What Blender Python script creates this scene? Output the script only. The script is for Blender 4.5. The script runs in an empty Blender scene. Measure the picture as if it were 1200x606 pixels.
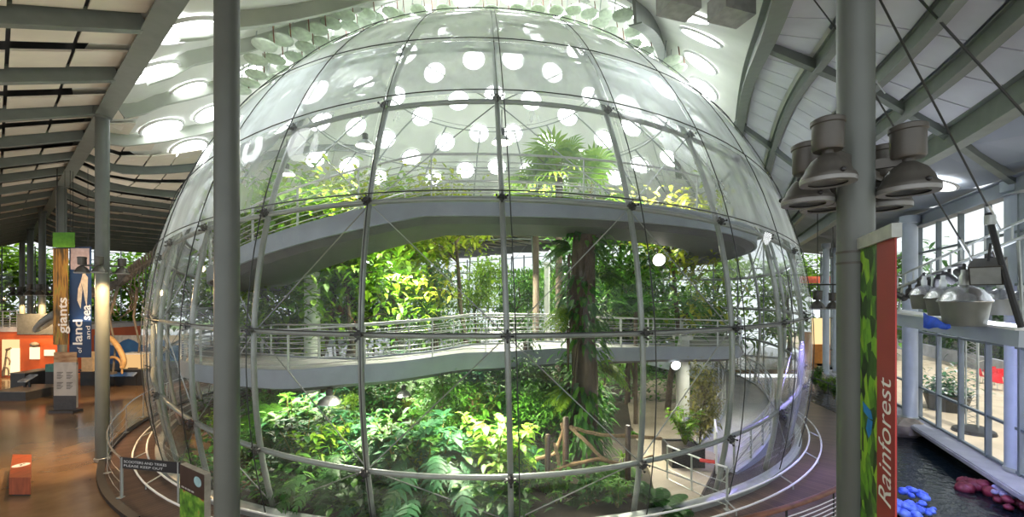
import bpy, math, random
from mathutils import Vector, Matrix
D = bpy.data
SC = bpy.context.scene
COL = SC.collection
sin, cos, pi, rad = math.sin, math.cos, math.pi, math.radians
random.seed(7)
F = 500.0; HOR = 350.0; EYE = 5.0

def P(px, py, Y):
    return Vector(((px-600)/F*Y, Y, EYE+(HOR-py)/F*Y))
def G(px, py, z=0.0):
    Y = F*(EYE-z)/(py-HOR)
    return Vector(((px-600)/F*Y, Y, z))

# ------------------------------------------------------------------ materials
def new_mat(name):
    m = D.materials.new(name); m.use_nodes = True
    nt = m.node_tree; nt.nodes.clear()
    return m, nt, nt.nodes.new('ShaderNodeOutputMaterial')
def lk(nt, a, b): nt.links.new(a, b)
def rgb(c): return (c[0], c[1], c[2], 1.0)

def mat(name, col, rough=.5, metal=0.0, var=.12, scale=6.0, bump=0.0, coat=0.0, spec=.5, col2=None, stretch=None):
    m, nt, out = new_mat(name)
    b = nt.nodes.new('ShaderNodeBsdfPrincipled')
    tc = nt.nodes.new('ShaderNodeTexCoord')
    src = tc.outputs['Object']
    if stretch:
        mp = nt.nodes.new('ShaderNodeMapping'); mp.inputs['Scale'].default_value = stretch
        lk(nt, src, mp.inputs[0]); src = mp.outputs[0]
    n = nt.nodes.new('ShaderNodeTexNoise'); n.inputs['Scale'].default_value = scale
    n.inputs['Detail'].default_value = 4
    lk(nt, src, n.inputs['Vector'])
    r = nt.nodes.new('ShaderNodeValToRGB')
    c2 = col2 or [max(0, c*(1+var*1.5)) for c in col]
    c1 = [max(0, c*(1-var*1.5)) for c in col] if not col2 else col
    r.color_ramp.elements[0].position = .3; r.color_ramp.elements[1].position = .7
    r.color_ramp.elements[0].color = rgb(c1); r.color_ramp.elements[1].color = rgb(c2)
    lk(nt, n.outputs['Fac'], r.inputs[0]); lk(nt, r.outputs[0], b.inputs['Base Color'])
    b.inputs['Roughness'].default_value = rough; b.inputs['Metallic'].default_value = metal
    b.inputs['Coat Weight'].default_value = coat; b.inputs['Specular IOR Level'].default_value = spec
    if bump:
        bp = nt.nodes.new('ShaderNodeBump'); bp.inputs['Strength'].default_value = bump
        bp.inputs['Distance'].default_value = .02
        lk(nt, n.outputs['Fac'], bp.inputs['Height']); lk(nt, bp.outputs[0], b.inputs['Normal'])
    lk(nt, b.outputs[0], out.inputs[0])
    return m

def emis(name, col, strength):
    m, nt, out = new_mat(name)
    e = nt.nodes.new('ShaderNodeEmission'); e.inputs[0].default_value = rgb(col); e.inputs[1].default_value = strength
    lk(nt, e.outputs[0], out.inputs[0]); return m

def glass(name, tint=(.97, .99, .98), haze=.05, refl=.9, hazecol=(.9, .95, .92), haze_var=0.0):
    """thin clear sheet: transparent, with a mirror reflection that grows at grazing angles and a scatter for dust and painted-in skylight glare"""
    m, nt, out = new_mat(name)
    tr = nt.nodes.new('ShaderNodeBsdfTransparent'); tr.inputs[0].default_value = rgb(tint)
    gl = nt.nodes.new('ShaderNodeBsdfGlossy'); gl.inputs['Roughness'].default_value = .03
    fr = nt.nodes.new('ShaderNodeFresnel'); gm = nt.nodes.new('ShaderNodeNewGeometry'); io = nt.nodes.new('ShaderNodeMath'); io.operation = 'MULTIPLY_ADD'
    io.inputs[1].default_value = 1/1.45-1.45; io.inputs[2].default_value = 1.45; lk(nt, gm.outputs['Backfacing'], io.inputs[0]); lk(nt, io.outputs[0], fr.inputs[0])   # same mirror from both sides of the sheet
    mu = nt.nodes.new('ShaderNodeMath'); mu.operation = 'MULTIPLY'; mu.inputs[1].default_value = refl
    lk(nt, fr.outputs[0], mu.inputs[0])
    # scatter: 1-exp(-k/cos), the longer path through a dusty, milky sheet seen edge-on
    lw = nt.nodes.new('ShaderNodeLayerWeight'); lw.inputs[0].default_value = .5
    om = nt.nodes.new('ShaderNodeMath'); om.operation = 'SUBTRACT'; om.inputs[0].default_value = 1.04; lk(nt, lw.outputs['Facing'], om.inputs[1])
    dv = nt.nodes.new('ShaderNodeMath'); dv.operation = 'DIVIDE'; dv.inputs[0].default_value = -haze; lk(nt, om.outputs[0], dv.inputs[1])
    ex = nt.nodes.new('ShaderNodeMath'); ex.operation = 'EXPONENT'; lk(nt, dv.outputs[0], ex.inputs[0])
    on = nt.nodes.new('ShaderNodeMath'); on.operation = 'SUBTRACT'; on.inputs[0].default_value = 1.0; lk(nt, ex.outputs[0], on.inputs[1])
    fac = on.outputs[0]
    if haze_var:
        tc = nt.nodes.new('ShaderNodeTexCoord')
        mp = nt.nodes.new('ShaderNodeMapping'); mp.inputs['Scale'].default_value = (1.2, 1.2, .25); lk(nt, tc.outputs['Object'], mp.inputs[0])
        no = nt.nodes.new('ShaderNodeTexNoise'); no.inputs['Scale'].default_value = 1.3; no.inputs['Detail'].default_value = 5; lk(nt, mp.outputs[0], no.inputs['Vector'])
        mr = nt.nodes.new('ShaderNodeMapRange'); mr.inputs[3].default_value = 1-haze_var; mr.inputs[4].default_value = 1+haze_var
        mr.inputs[1].default_value = .3; mr.inputs[2].default_value = .7
        lk(nt, no.outputs['Fac'], mr.inputs[0])
        mm = nt.nodes.new('ShaderNodeMath'); mm.operation = 'MULTIPLY'; lk(nt, fac, mm.inputs[0]); lk(nt, mr.outputs[0], mm.inputs[1]); fac = mm.outputs[0]
    df = nt.nodes.new('ShaderNodeBsdfDiffuse'); df.inputs[0].default_value = rgb(hazecol)
    tl = nt.nodes.new('ShaderNodeBsdfTranslucent'); tl.inputs[0].default_value = rgb(hazecol)
    mh = nt.nodes.new('ShaderNodeMixShader'); mh.inputs[0].default_value = .5; lk(nt, df.outputs[0], mh.inputs[1]); lk(nt, tl.outputs[0], mh.inputs[2])
    m1 = nt.nodes.new('ShaderNodeMixShader'); lk(nt, fac, m1.inputs[0]); lk(nt, tr.outputs[0], m1.inputs[1]); lk(nt, mh.outputs[0], m1.inputs[2])
    m2 = nt.nodes.new('ShaderNodeMixShader'); lk(nt, mu.outputs[0], m2.inputs[0]); lk(nt, m1.outputs[0], m2.inputs[1]); lk(nt, gl.outputs[0], m2.inputs[2])
    lk(nt, m2.outputs[0], out.inputs[0]); return m

def leaf_mat(name, c1, c2, trans=.35, rough=.45):
    m, nt, out = new_mat(name)
    geo = nt.nodes.new('ShaderNodeNewGeometry'); oi = nt.nodes.new('ShaderNodeObjectInfo')
    ad = nt.nodes.new('ShaderNodeMath'); ad.operation = 'MULTIPLY_ADD'; ad.inputs[1].default_value = .7
    lk(nt, geo.outputs['Random Per Island'], ad.inputs[0])
    m3 = nt.nodes.new('ShaderNodeMath'); m3.operation = 'MULTIPLY'; m3.inputs[1].default_value = .3
    lk(nt, oi.outputs['Random'], m3.inputs[0]); lk(nt, m3.outputs[0], ad.inputs[2])
    r = nt.nodes.new('ShaderNodeValToRGB')
    r.color_ramp.elements[0].color = rgb(c1); r.color_ramp.elements[1].color = rgb(c2)
    lk(nt, ad.outputs[0], r.inputs[0])
    b = nt.nodes.new('ShaderNodeBsdfPrincipled'); b.inputs['Roughness'].default_value = rough
    lk(nt, r.outputs[0], b.inputs['Base Color'])
    t = nt.nodes.new('ShaderNodeBsdfTranslucent'); lk(nt, r.outputs[0], t.inputs[0])
    mx = nt.nodes.new('ShaderNodeMixShader'); mx.inputs[0].default_value = trans
    lk(nt, b.outputs[0], mx.inputs[1]); lk(nt, t.outputs[0], mx.inputs[2]); lk(nt, mx.outputs[0], out.inputs[0])
    return m

def plank_mat(name, c1, c2, center, width=.14, rough=.35):
    """boards laid radially around the dome: seams every few degrees"""
    m, nt, out = new_mat(name)
    b = nt.nodes.new('ShaderNodeBsdfPrincipled'); b.inputs['Roughness'].default_value = rough
    g = nt.nodes.new('ShaderNodeNewGeometry'); sp = nt.nodes.new('ShaderNodeSeparateXYZ')
    su = nt.nodes.new('ShaderNodeVectorMath'); su.operation = 'SUBTRACT'; su.inputs[1].default_value = (center[0], center[1], 0)
    lk(nt, g.outputs['Position'], su.inputs[0]); lk(nt, su.outputs[0], sp.inputs[0])
    at = nt.nodes.new('ShaderNodeMath'); at.operation = 'ARCTAN2'; lk(nt, sp.outputs[0], at.inputs[0]); lk(nt, sp.outputs[1], at.inputs[1])
    mu = nt.nodes.new('ShaderNodeMath'); mu.operation = 'MULTIPLY'; mu.inputs[1].default_value = 14.5/width; lk(nt, at.outputs[0], mu.inputs[0])
    fr = nt.nodes.new('ShaderNodeMath'); fr.operation = 'FRACT'; lk(nt, mu.outputs[0], fr.inputs[0])
    fl = nt.nodes.new('ShaderNodeMath'); fl.operation = 'FLOOR'; lk(nt, mu.outputs[0], fl.inputs[0])
    wn = nt.nodes.new('ShaderNodeTexWhiteNoise'); wn.noise_dimensions = '1D'; lk(nt, fl.outputs[0], wn.inputs['W'])
    r = nt.nodes.new('ShaderNodeValToRGB'); r.color_ramp.elements[0].color = rgb(c1); r.color_ramp.elements[1].color = rgb(c2)
    lk(nt, wn.outputs['Value'], r.inputs[0])
    gt = nt.nodes.new('ShaderNodeMath'); gt.operation = 'GREATER_THAN'; gt.inputs[1].default_value = .1; lk(nt, fr.outputs[0], gt.inputs[0])
    mx = nt.nodes.new('ShaderNodeMix'); mx.data_type = 'RGBA'; mx.inputs[6].default_value = (.01, .008, .006, 1)
    lk(nt, gt.outputs[0], mx.inputs[0]); lk(nt, r.outputs[0], mx.inputs[7]); lk(nt, mx.outputs[2], b.inputs['Base Color'])
    lk(nt, b.outputs[0], out.inputs[0]); return m

def picture_mat(name, stops, scale=3.0, rough=.5, kind='noise', stretch=(1, 1, 1), detail=3):
    m, nt, out = new_mat(name)
    b = nt.nodes.new('ShaderNodeBsdfPrincipled'); b.inputs['Roughness'].default_value = rough
    tc = nt.nodes.new('ShaderNodeTexCoord'); mp = nt.nodes.new('ShaderNodeMapping'); mp.inputs['Scale'].default_value = stretch
    lk(nt, tc.outputs['Object'], mp.inputs[0])
    if kind == 'voronoi':
        n = nt.nodes.new('ShaderNodeTexVoronoi'); n.inputs['Scale'].default_value = scale
        nz = nt.nodes.new('ShaderNodeTexNoise'); nz.inputs['Scale'].default_value = scale*1.7
        lk(nt, mp.outputs[0], n.inputs['Vector']); lk(nt, mp.outputs[0], nz.inputs['Vector'])
        sp = nt.nodes.new('ShaderNodeSeparateColor'); lk(nt, n.outputs['Color'], sp.inputs[0])
        mm = nt.nodes.new('ShaderNodeMath'); mm.operation = 'MULTIPLY_ADD'; mm.inputs[1].default_value = .6
        lk(nt, sp.outputs[0], mm.inputs[0]); m4 = nt.nodes.new('ShaderNodeMath'); m4.operation = 'MULTIPLY'; m4.inputs[1].default_value = .4
        lk(nt, nz.outputs['Fac'], m4.inputs[0]); lk(nt, m4.outputs[0], mm.inputs[2]); f = mm.outputs[0]
    else:
        n = nt.nodes.new('ShaderNodeTexNoise'); n.inputs['Scale'].default_value = scale; n.inputs['Detail'].default_value = detail
        lk(nt, mp.outputs[0], n.inputs['Vector']); f = n.outputs['Fac']
    r = nt.nodes.new('ShaderNodeValToRGB'); e = r.color_ramp.elements
    e[0].position, e[0].color = stops[0][0], rgb(stops[0][1]); e[1].position, e[1].color = stops[-1][0], rgb(stops[-1][1])
    for p_, c_ in stops[1:-1]:
        q = e.new(p_); q.color = rgb(c_)
    lk(nt, f, r.inputs[0]); lk(nt, r.outputs[0], b.inputs['Base Color']); lk(nt, b.outputs[0], out.inputs[0]); return m

# ------------------------------------------------------------------ mesh builder
class MB:
    def __init__(s): s.v = []; s.f = []
    def quad(s, a, b, c, d):
        n = len(s.v); s.v += [Vector(a), Vector(b), Vector(c), Vector(d)]; s.f.append((n, n+1, n+2, n+3)); return s
    def poly(s, pts):
        n = len(s.v); s.v += [Vector(p) for p in pts]; s.f.append(tuple(range(n, n+len(pts)))); return s
    def prism(s, pts, vec):
        n = len(s.v); k = len(pts); vec = Vector(vec)
        s.v += [Vector(p) for p in pts]+[Vector(p)+vec for p in pts]
        s.f.append(tuple(range(n, n+k))[::-1]); s.f.append(tuple(range(n+k, n+2*k)))
        for i in range(k): s.f.append((n+i, n+(i+1) % k, n+k+(i+1) % k, n+k+i))
        return s
    def box(s, c, size, rz=0.0, M=None):
        x, y, z = [d/2 for d in size]
        R_ = M or Matrix.Rotation(rz, 3, 'Z'); c = Vector(c); n = len(s.v)
        for dz in (-z, z):
            for dx, dy in ((-x, -y), (x, -y), (x, y), (-x, y)): s.v.append(c+R_ @ Vector((dx, dy, dz)))
        s.f += [(n+3, n+2, n+1, n), (n+4, n+5, n+6, n+7)]+[(n+i, n+(i+1) % 4, n+4+(i+1) % 4, n+4+i) for i in range(4)]
        return s
    def bar(s, a, b, w, h, up=(0, 0, 1)):
        """box beam from a to b, w wide, h deep (along up), a/b on its centre line"""
        a, b = Vector(a), Vector(b); d = (b-a); L = d.length
        if L < 1e-6: return s
        d.normalize(); up = Vector(up); side = d.cross(up)
        if side.length < 1e-4: side = d.cross(Vector((1, 0, 0)))
        side.normalize(); up = side.cross(d)
        M = Matrix((side, d, up)).transposed()
        return s.box((a+b)/2, (w, L, h), M=M)
    def sweep(s, path, prof, closed=False, up=(0, 0, 1), cap=True):
        """sweep a closed 2-D profile [(side,up)..] along a path"""
        up = Vector(up); n0 = len(s.v); k = len(prof); N = len(path); path = [Vector(p) for p in path]
        for i, p in enumerate(path):
            a = path[(i-1) % N] if (closed or i > 0) else p; b = path[(i+1) % N] if (closed or i < N-1) else p
            d = (b-a).normalized(); sd = d.cross(up)
            if sd.length < 1e-4: sd = Vector((1, 0, 0))
            sd.normalize(); u2 = sd.cross(d)
            for (x, z) in prof: s.v.append(p+sd*x+u2*z)
        for i in range(N if closed else N-1):
            A = n0+i*k; B = n0+((i+1) % N)*k
            for j in range(k): s.f.append((A+j, A+(j+1) % k, B+(j+1) % k, B+j))
        if cap and not closed:
            s.f.append(tuple(range(n0, n0+k))[::-1]); s.f.append(tuple(range(n0+(N-1)*k, n0+N*k)))
        return s
    def tube(s, path, r, n=8, closed=False, taper=None):
        path = [Vector(p) for p in path]; N = len(path); n0 = len(s.v); prev = None
        for i, p in enumerate(path):
            a = path[(i-1) % N] if (closed or i > 0) else p; b = path[(i+1) % N] if (closed or i < N-1) else p
            d = (b-a); d = d.normalized() if d.length > 1e-9 else Vector((0, 0, 1))
            if prev is None: u = d.orthogonal().normalized()
            else:
                u = prev-d*prev.dot(d); u = u.normalized() if u.length > 1e-6 else d.orthogonal().normalized()
            prev = u; w = d.cross(u); rr = r if taper is None else r*(1+(taper-1)*i/max(1, N-1))
            for j in range(n):
                t = 2*pi*j/n; s.v.append(p+(u*cos(t)+w*sin(t))*rr)
        for i in range(N if closed else N-1):
            A = n0+i*n; B = n0+((i+1) % N)*n
            for j in range(n): s.f.append((A+j, A+(j+1) % n, B+(j+1) % n, B+j))
        if not closed:
            s.f.append(tuple(range(n0, n0+n))[::-1]); s.f.append(tuple(range(n0+(N-1)*n, n0+N*n)))
        return s
    def lathe(s, prof, n=24, c=(0, 0, 0), M=None, capb=True, capt=True):
        c = Vector(c); n0 = len(s.v); k = len(prof); M = M or Matrix.Identity(3)
        for (r, z) in prof:
            for j in range(n):
                t = 2*pi*j/n; s.v.append(c+M @ Vector((r*cos(t), r*sin(t), z)))
        for i in range(k-1):
            A = n0+i*n; B = A+n
            for j in range(n): s.f.append((A+j, A+(j+1) % n, B+(j+1) % n, B+j))
        if capb: s.f.append(tuple(range(n0, n0+n))[::-1])
        if capt: s.f.append(tuple(range(n0+(k-1)*n, n0+k*n)))
        return s
    def ball(s, c, r, n=8, m=6, sq=(1, 1, 1), jit=0, rnd=None):
        c = Vector(c); n0 = len(s.v)
        for i in range(m+1):
            a = pi*i/m
            for j in range(n):
                t = 2*pi*j/n; k = 1+((rnd or random).uniform(-jit, jit) if jit and 0 < i < m else 0)
                s.v.append(c+Vector((sin(a)*cos(t)*r*sq[0]*k, sin(a)*sin(t)*r*sq[1]*k, cos(a)*r*sq[2]*k)))
        for i in range(m):
            for j in range(n):
                A = n0+i*n; s.f.append((A+j, A+n+j, A+n+(j+1) % n, A+(j+1) % n))
        return s
    def data(s, name, m, origin=(0, 0, 0), smooth=True, angle=38):
        me = D.meshes.new(name); o = Vector(origin)
        me.from_pydata([tuple(v-o) for v in s.v], [], s.f); me.materials.append(m)
        me.validate(); me.update()
        if smooth:
            me.polygons.foreach_set('use_smooth', [True]*len(me.polygons))
            if angle < 180: me.set_sharp_from_angle(angle=rad(angle))
        return me
    def build(s, name, m, parent=None, origin=None, smooth=True, angle=38):
        if origin is None: origin = (0, 0, 0)
        if parent is not None:
            origin = ORIG.get(parent.name, (0, 0, 0))
        o = D.objects.new(name, s.data(name, m, origin, smooth, angle)); COL.objects.link(o)
        if parent is not None:
            o.parent = parent; ORIG[o.name] = origin; KIDS.setdefault(parent.name, []).append(o)
        else:
            o.location = origin; ORIG[o.name] = tuple(origin)
        return o
ORIG = {}
def tag(o, label=None, cat=None, group=None, kind=None):
    if label: o['label'] = label
    if cat: o['category'] = cat
    if group: o['group'] = group
    if kind: o['kind'] = kind
    return o
def thing(name, label, cat, loc=(0, 0, 0), rz=0.0, group=None, kind=None, world=True):
    """Empty at a thing's base; parts built in world coordinates are shifted to it (world) or given in its own frame"""
    o = D.objects.new(name, None); COL.objects.link(o); o.location = loc; o.rotation_euler = (0, 0, rz)
    o.empty_display_size = .2
    ORIG[o.name] = tuple(loc) if world else (0, 0, 0)
    return tag(o, label, cat, group, kind)
KIDS = {}
def dup(root, loc, rz=0.0, scale=1.0, label=None, group=None, rot=None):
    """a copy of a thing with copies of its parts and sub-parts"""
    r = root.copy(); COL.objects.link(r); r.location = loc; r.rotation_euler = rot or (0, 0, rz); r.scale = (scale,)*3
    if label: r['label'] = label
    if group: r['group'] = group
    for ch in kids(root):
        c = ch.copy(); COL.objects.link(c); c.parent = r; KIDS.setdefault(r.name, []).append(c)
        for g in kids(ch):
            d = g.copy(); COL.objects.link(d); d.parent = c; KIDS.setdefault(c.name, []).append(d)
    return r
def kids(o): return list(KIDS.get(o.name, ()))
def struct(o): o['kind'] = 'structure'; return o

def text_mb(txt, origin, right, up, height=None, width=None, depth=.004, align='LEFT', spacing=1.0, bold=0.0):
    """lettering laid in the plane (right, up) at origin; height = cap height, width squeezes it"""
    cu = D.curves.new('lettering', 'FONT'); cu.body = txt; cu.size = 1; cu.extrude = 0; cu.space_character = spacing; cu.offset = bold
    ob = D.objects.new('lettering_source', cu); COL.objects.link(ob)
    bpy.context.view_layer.update()
    dg = bpy.context.evaluated_depsgraph_get(); me = D.meshes.new_from_object(ob.evaluated_get(dg))
    xs = [v.co.x for v in me.vertices]; ys = [v.co.y for v in me.vertices]
    x0, x1 = min(xs), max(xs); sy = height/.72 if height else 1
    sx = width/(x1-x0) if width else sy
    mb = MB(); right = Vector(right).normalized(); up = Vector(up).normalized(); nrm = right.cross(up); o = Vector(origin)
    for v in me.vertices: mb.v.append(o+right*((v.co.x-x0)*sx)+up*(v.co.y*sy)+nrm*depth)
    for p in me.polygons: mb.f.append(tuple(p.vertices))
    D.objects.remove(ob); D.meshes.remove(me); D.curves.remove(cu)
    return mb
# ------------------------------------------------------------------ palette
M = {}
M['paint'] = mat('grey_green_paint', (.17, .195, .175), .45, 0, .06, 3)
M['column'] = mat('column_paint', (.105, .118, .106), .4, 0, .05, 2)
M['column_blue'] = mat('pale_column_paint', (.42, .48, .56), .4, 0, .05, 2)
M['rib_skylit'] = mat('rib_paint_skylit', (.42, .45, .39), .6, 0, .06, 1)  # same rib paint, lightened to carry the glow of the skylights
M['panel'] = mat('acoustic_panel', (.78, .73, .62), .85, 0, .05, 1.2)
M['panel_cool'] = mat('acoustic_panel_cool', (.62, .63, .68), .8, 0, .06, 1.0)
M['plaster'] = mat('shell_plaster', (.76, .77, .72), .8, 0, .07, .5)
M['recess_shade'] = mat('shaded_recess', (.10, .105, .11), .9, 0, .1, .5)  # near-black tone puts shade into panel gaps and under the ledge
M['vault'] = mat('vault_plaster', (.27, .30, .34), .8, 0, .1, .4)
M['floor'] = mat('polished_concrete', (.125, .072, .034), .17, 0, .25, .8, spec=.5, col2=(.25, .16, .085))
M['terrace'] = mat('terrace_paving', (.55, .45, .33), .7, 0, .1, 1.0)
M['earth'] = mat('rainforest_soil', (.03, .024, .016), .9, 0, .3, 1.5, bump=.4)
M['path'] = mat('sandy_path', (.27, .23, .175), .6, 0, .15, 1.2)
M['concrete'] = mat('ledge_concrete', (.36, .37, .42), .6, 0, .1, 2.0, bump=.1)
M['dark'] = mat('dark_metal', (.03, .03, .032), .45, .3, .1, 5)
M['black'] = mat('black_enamel', (.012, .012, .014), .4, 0, .1, 5)
M['mullion'] = mat('mullion_grey', (.13, .16, .18), .45, .1, .06, 3)
M['steel'] = mat('brushed_steel', (.55, .56, .56), .28, .9, .06, 12)
M['galv'] = mat('galvanised_steel', (.42, .45, .44), .38, .55, .07, 6)
M['tube'] = mat('dome_tube_paint', (.25, .275, .26), .3, .35, .05, 4)
M['rod'] = mat('steel_rod', (.35, .37, .37), .3, .8, .05, 6)
M['cable'] = mat('dark_cable', (.05, .055, .055), .4, .5, .05, 6)
M['white'] = mat('white_paint', (.8, .81, .8), .5, 0, .03, 3)
M['offwhite'] = mat('off_white_plaster', (.62, .64, .60), .6, 0, .06, 2)
M['lamp_grey'] = mat('lamp_housing', (.075, .07, .06), .4, .2, .06, 5)
M['lamp_rim'] = mat('lamp_rim', (.22, .22, .21), .35, .3, .05, 5)
M['lamp_silver'] = mat('spun_aluminium', (.62, .63, .66), .25, .9, .04, 8)
M['lamp_skirt'] = mat('lamp_skirt', (.15, .155, .13), .45, .1, .05, 5)
M['wood_dark'] = mat('dark_wood', (.045, .027, .018), .35, 0, .25, 3, stretch=(1, 1, 8))
M['wood_rail'] = mat('red_wood_rail', (.20, .075, .04), .3, 0, .2, 4)
M['bench'] = mat('red_bench_wood', (.33, .075, .028), .35, 0, .2, 2.5, stretch=(6, 1, 1))
M['bark'] = mat('bark', (.085, .065, .045), .9, 0, .35, 5, bump=.8, stretch=(1, 1, .3))
M['bark_tan'] = mat('tan_bark', (.20, .125, .06), .85, 0, .3, 4, bump=.5, stretch=(1, 1, .3))
M['rope'] = mat('rope', (.30, .21, .12), .9, 0, .2, 18, bump=.5)
M['stone'] = mat('stone', (.30, .26, .21), .85, 0, .3, 2, bump=.5)
M['boards'] = plank_mat('boardwalk_boards', (.075, .043, .032), (.13, .078, .058), (-1.11, 22.23), .14, .3)
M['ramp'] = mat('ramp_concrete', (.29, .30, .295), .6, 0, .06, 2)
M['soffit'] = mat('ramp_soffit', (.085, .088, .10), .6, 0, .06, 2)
M['fascia'] = mat('ramp_fascia_steel', (.27, .31, .36), .4, .2, .06, 2)
M['skylight'] = emis('daylit_skylight_lens', (.96, .99, 1), 10.0)
M['lampglow'] = emis('lamp_glow', (1.0, .93, .78), 14.0)
M['lampwarm'] = emis('warm_lamp_glow', (1.0, .72, .40), 5.0)
M['coolglow'] = emis('cool_lamp_glow', (.8, .9, 1.0), 25.0)
M['domeglass'] = glass('dome_glass', (.975, .985, .98), haze=.02, refl=.5, hazecol=(.92, .95, .93), haze_var=.35)
M['domeglass_mid'] = glass('dome_glass_upper', (.97, .98, .98), haze=.75, refl=.8, hazecol=(.89, .95, 1.0), haze_var=.3)  # heavy haze paints in milky skylight reflections on top of dust
M['domeglass_low'] = glass('dome_glass_shoulder', (.97, .98, .98), haze=.16, refl=.6, hazecol=(.89, .95, 1.0), haze_var=.35)
M['domeglass_top'] = glass('dome_glass_crown', (.97, .98, .98), haze=1.6, refl=.95, hazecol=(.93, .96, .97), haze_var=.4)  # thickest haze: dust plus skylight glare put into the colour
M['winglass'] = glass('window_glass', (.93, .97, .97), haze=.01, refl=.8)

CX, CY, CZ, RD = -1.11, 22.23, 3.51, 13.7          # the glass dome
E1 = Vector((-.771, .637, 0)); E2 = Vector((.637, .771, 0))     # bay directions of the hall roof
W1 = Vector((.424, .905, 0)); WN = Vector((.905, -.424, 0))     # along / out of the terrace glazing
def su(s, u, z=0): p = E1*s+E2*u; return Vector((p.x, p.y, z))
def qt(q, t, z=0): p = Vector((14.7, 12.8, 0))+W1*t+WN*q; return Vector((p.x, p.y, z))
def zc(x, y):
    d = math.hypot(x-CX, y-CY); L = 17.5
    z = 10.5+(9.7*.5*(1+cos(pi*d/L)) if d < L else 0)
    u = x*E2.x+y*E2.y
    k = min(max((3.6-u)/1.5, 0), 1); k = k*k*(3-2*k); z = z*(1-k)+11.0*k
    if u < 2.12: z -= .42*min(2.12-u, 4)
    q = WN.x*x+WN.y*y-7.87
    t = min(max((q+6)/6, 0), 1); t = t*t*(3-2*t)
    return z-2.0*t
def dd(p): return math.hypot(p.x-CX, p.y-CY)
def qof(p): return WN.x*p.x+WN.y*p.y-7.87
def hit(px, py, dz=0.0):
    a = (px-600)/F; b = (HOR-py)/F; Y = 1.0
    while Y < 80 and EYE+b*Y < zc(a*Y, Y)+dz: Y += .02
    return Vector((a*Y, Y, EYE+b*Y))
def onc(p, dz=0.0): return Vector((p.x, p.y, zc(p.x, p.y)+dz))
def ring(r, phi, z=0.0): return Vector((CX+r*sin(phi), CY-r*cos(phi), z))     # phi from the camera side, + to the right

# ------------------------------------------------------------------ floors
b = MB(); b.box((-39.8, 32, -.15), (80.6, 76, .3)); b.box((13.5, 50, -.15), (26, 40, .3))
struct(b.build('floor_hall', M['floor'], smooth=False))
b = MB(); b.box((62, 25, -.25), (120, 130, .3), rz=math.atan2(W1.y, W1.x)-pi/2)
b = MB()      # terrace ground outside the glazing
c_ = [qt(.1, -25, -.06), qt(70, -25, -.06), qt(70, 60, -.06), qt(.1, 60, -.06)]
b.prism(c_, (0, 0, -.2)); struct(b.build('floor_terrace', M['terrace'], smooth=False))
b = MB(); c_ = [su(66.2, -60, -.06), su(66.2, 60, -.06), su(120, 60, -.06), su(120, -60, -.06)]
b.prism(c_, (0, 0, -.2)); struct(b.build('ground_garden', mat('lawn', (.10, .16, .05), .9, 0, .3, 1.0), smooth=False))
b = MB()      # concrete ledge along the glazing, with its curb
b.prism([qt(-.72, -24, 0), qt(.12, -24, 0), qt(.12, 24, 0), qt(-.72, 24, 0)], (0, 0, -.17))
struct(b.build('floor_ledge', M['concrete'], smooth=False))
b = MB(); b.prism([qt(-.1, -24, -.17), qt(.1, -24, -.17), qt(.1, 24, -.17), qt(-.1, 24, -.17)], (0, 0, -1.0)); struct(b.build('wall_pool', M['recess_shade'], smooth=False))  # wall darkened in colour for the shade below the overhanging ledge
b = MB(); b.prism([qt(-.76, -24, -.03), qt(-.71, -24, -.03), qt(-.71, 24, -.03), qt(-.76, 24, -.03)], (0, 0, -.09))
struct(b.build('trim_ledge', M['concrete'], smooth=False))
# water of the reef tank
m, nt, out = new_mat('pool_water')
bb = nt.nodes.new('ShaderNodeBsdfPrincipled'); bb.inputs['Base Color'].default_value = (.006, .012, .016, 1); bb.inputs['Roughness'].default_value = .05; bb.inputs['IOR'].default_value = 1.33
tc = nt.nodes.new('ShaderNodeTexCoord'); nz = nt.nodes.new('ShaderNodeTexNoise'); nz.inputs['Scale'].default_value = 3.5; nz.inputs['Detail'].default_value = 4
bp = nt.nodes.new('ShaderNodeBump'); bp.inputs['Strength'].default_value = .5; bp.inputs['Distance'].default_value = .08
lk(nt, tc.outputs['Object'], nz.inputs['Vector']); lk(nt, nz.outputs['Fac'], bp.inputs['Height']); lk(nt, bp.outputs[0], bb.inputs['Normal']); lk(nt, bb.outputs[0], out.inputs[0])
M['water'] = m
b = MB(); b.quad((.5, -4, -.55), (26, -4, -.55), (26, 30, -.55), (.5, 30, -.55))
tag(b.build('pool_water', M['water'], smooth=False), 'dark rippled water of the reef pool below the terrace ledge', 'water', kind='stuff')

def annulus(r0, r1, a0, a1, z, th, n=96):
    m_ = MB()
    for i in range(n):
        p0, p1 = a0+(a1-a0)*i/n, a0+(a1-a0)*(i+1)/n
        A, B, C_, D_ = ring(r0, p0, z), ring(r1, p0, z), ring(r1, p1, z), ring(r0, p1, z)
        m_.quad(A, B, C_, D_)
        dn = Vector((0, 0, -th)); m_.quad(B, B+dn, C_+dn, C_); m_.quad(A+dn, A, D_, D_+dn)
    return m_
struct(annulus(13.0, 15.6, rad(-20), rad(200), .03, .6).build('floor_boardwalk', M['boards'], smooth=False))
struct(annulus(13.0, 14.62, rad(-160), rad(-20), .03, .1).build('floor_boardwalk_west', M['boards'], smooth=False))
struct(annulus(14.55, 14.72, rad(-160), rad(-30), .10, .1).build('trim_boardwalk', M['dark'], smooth=False))

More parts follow.
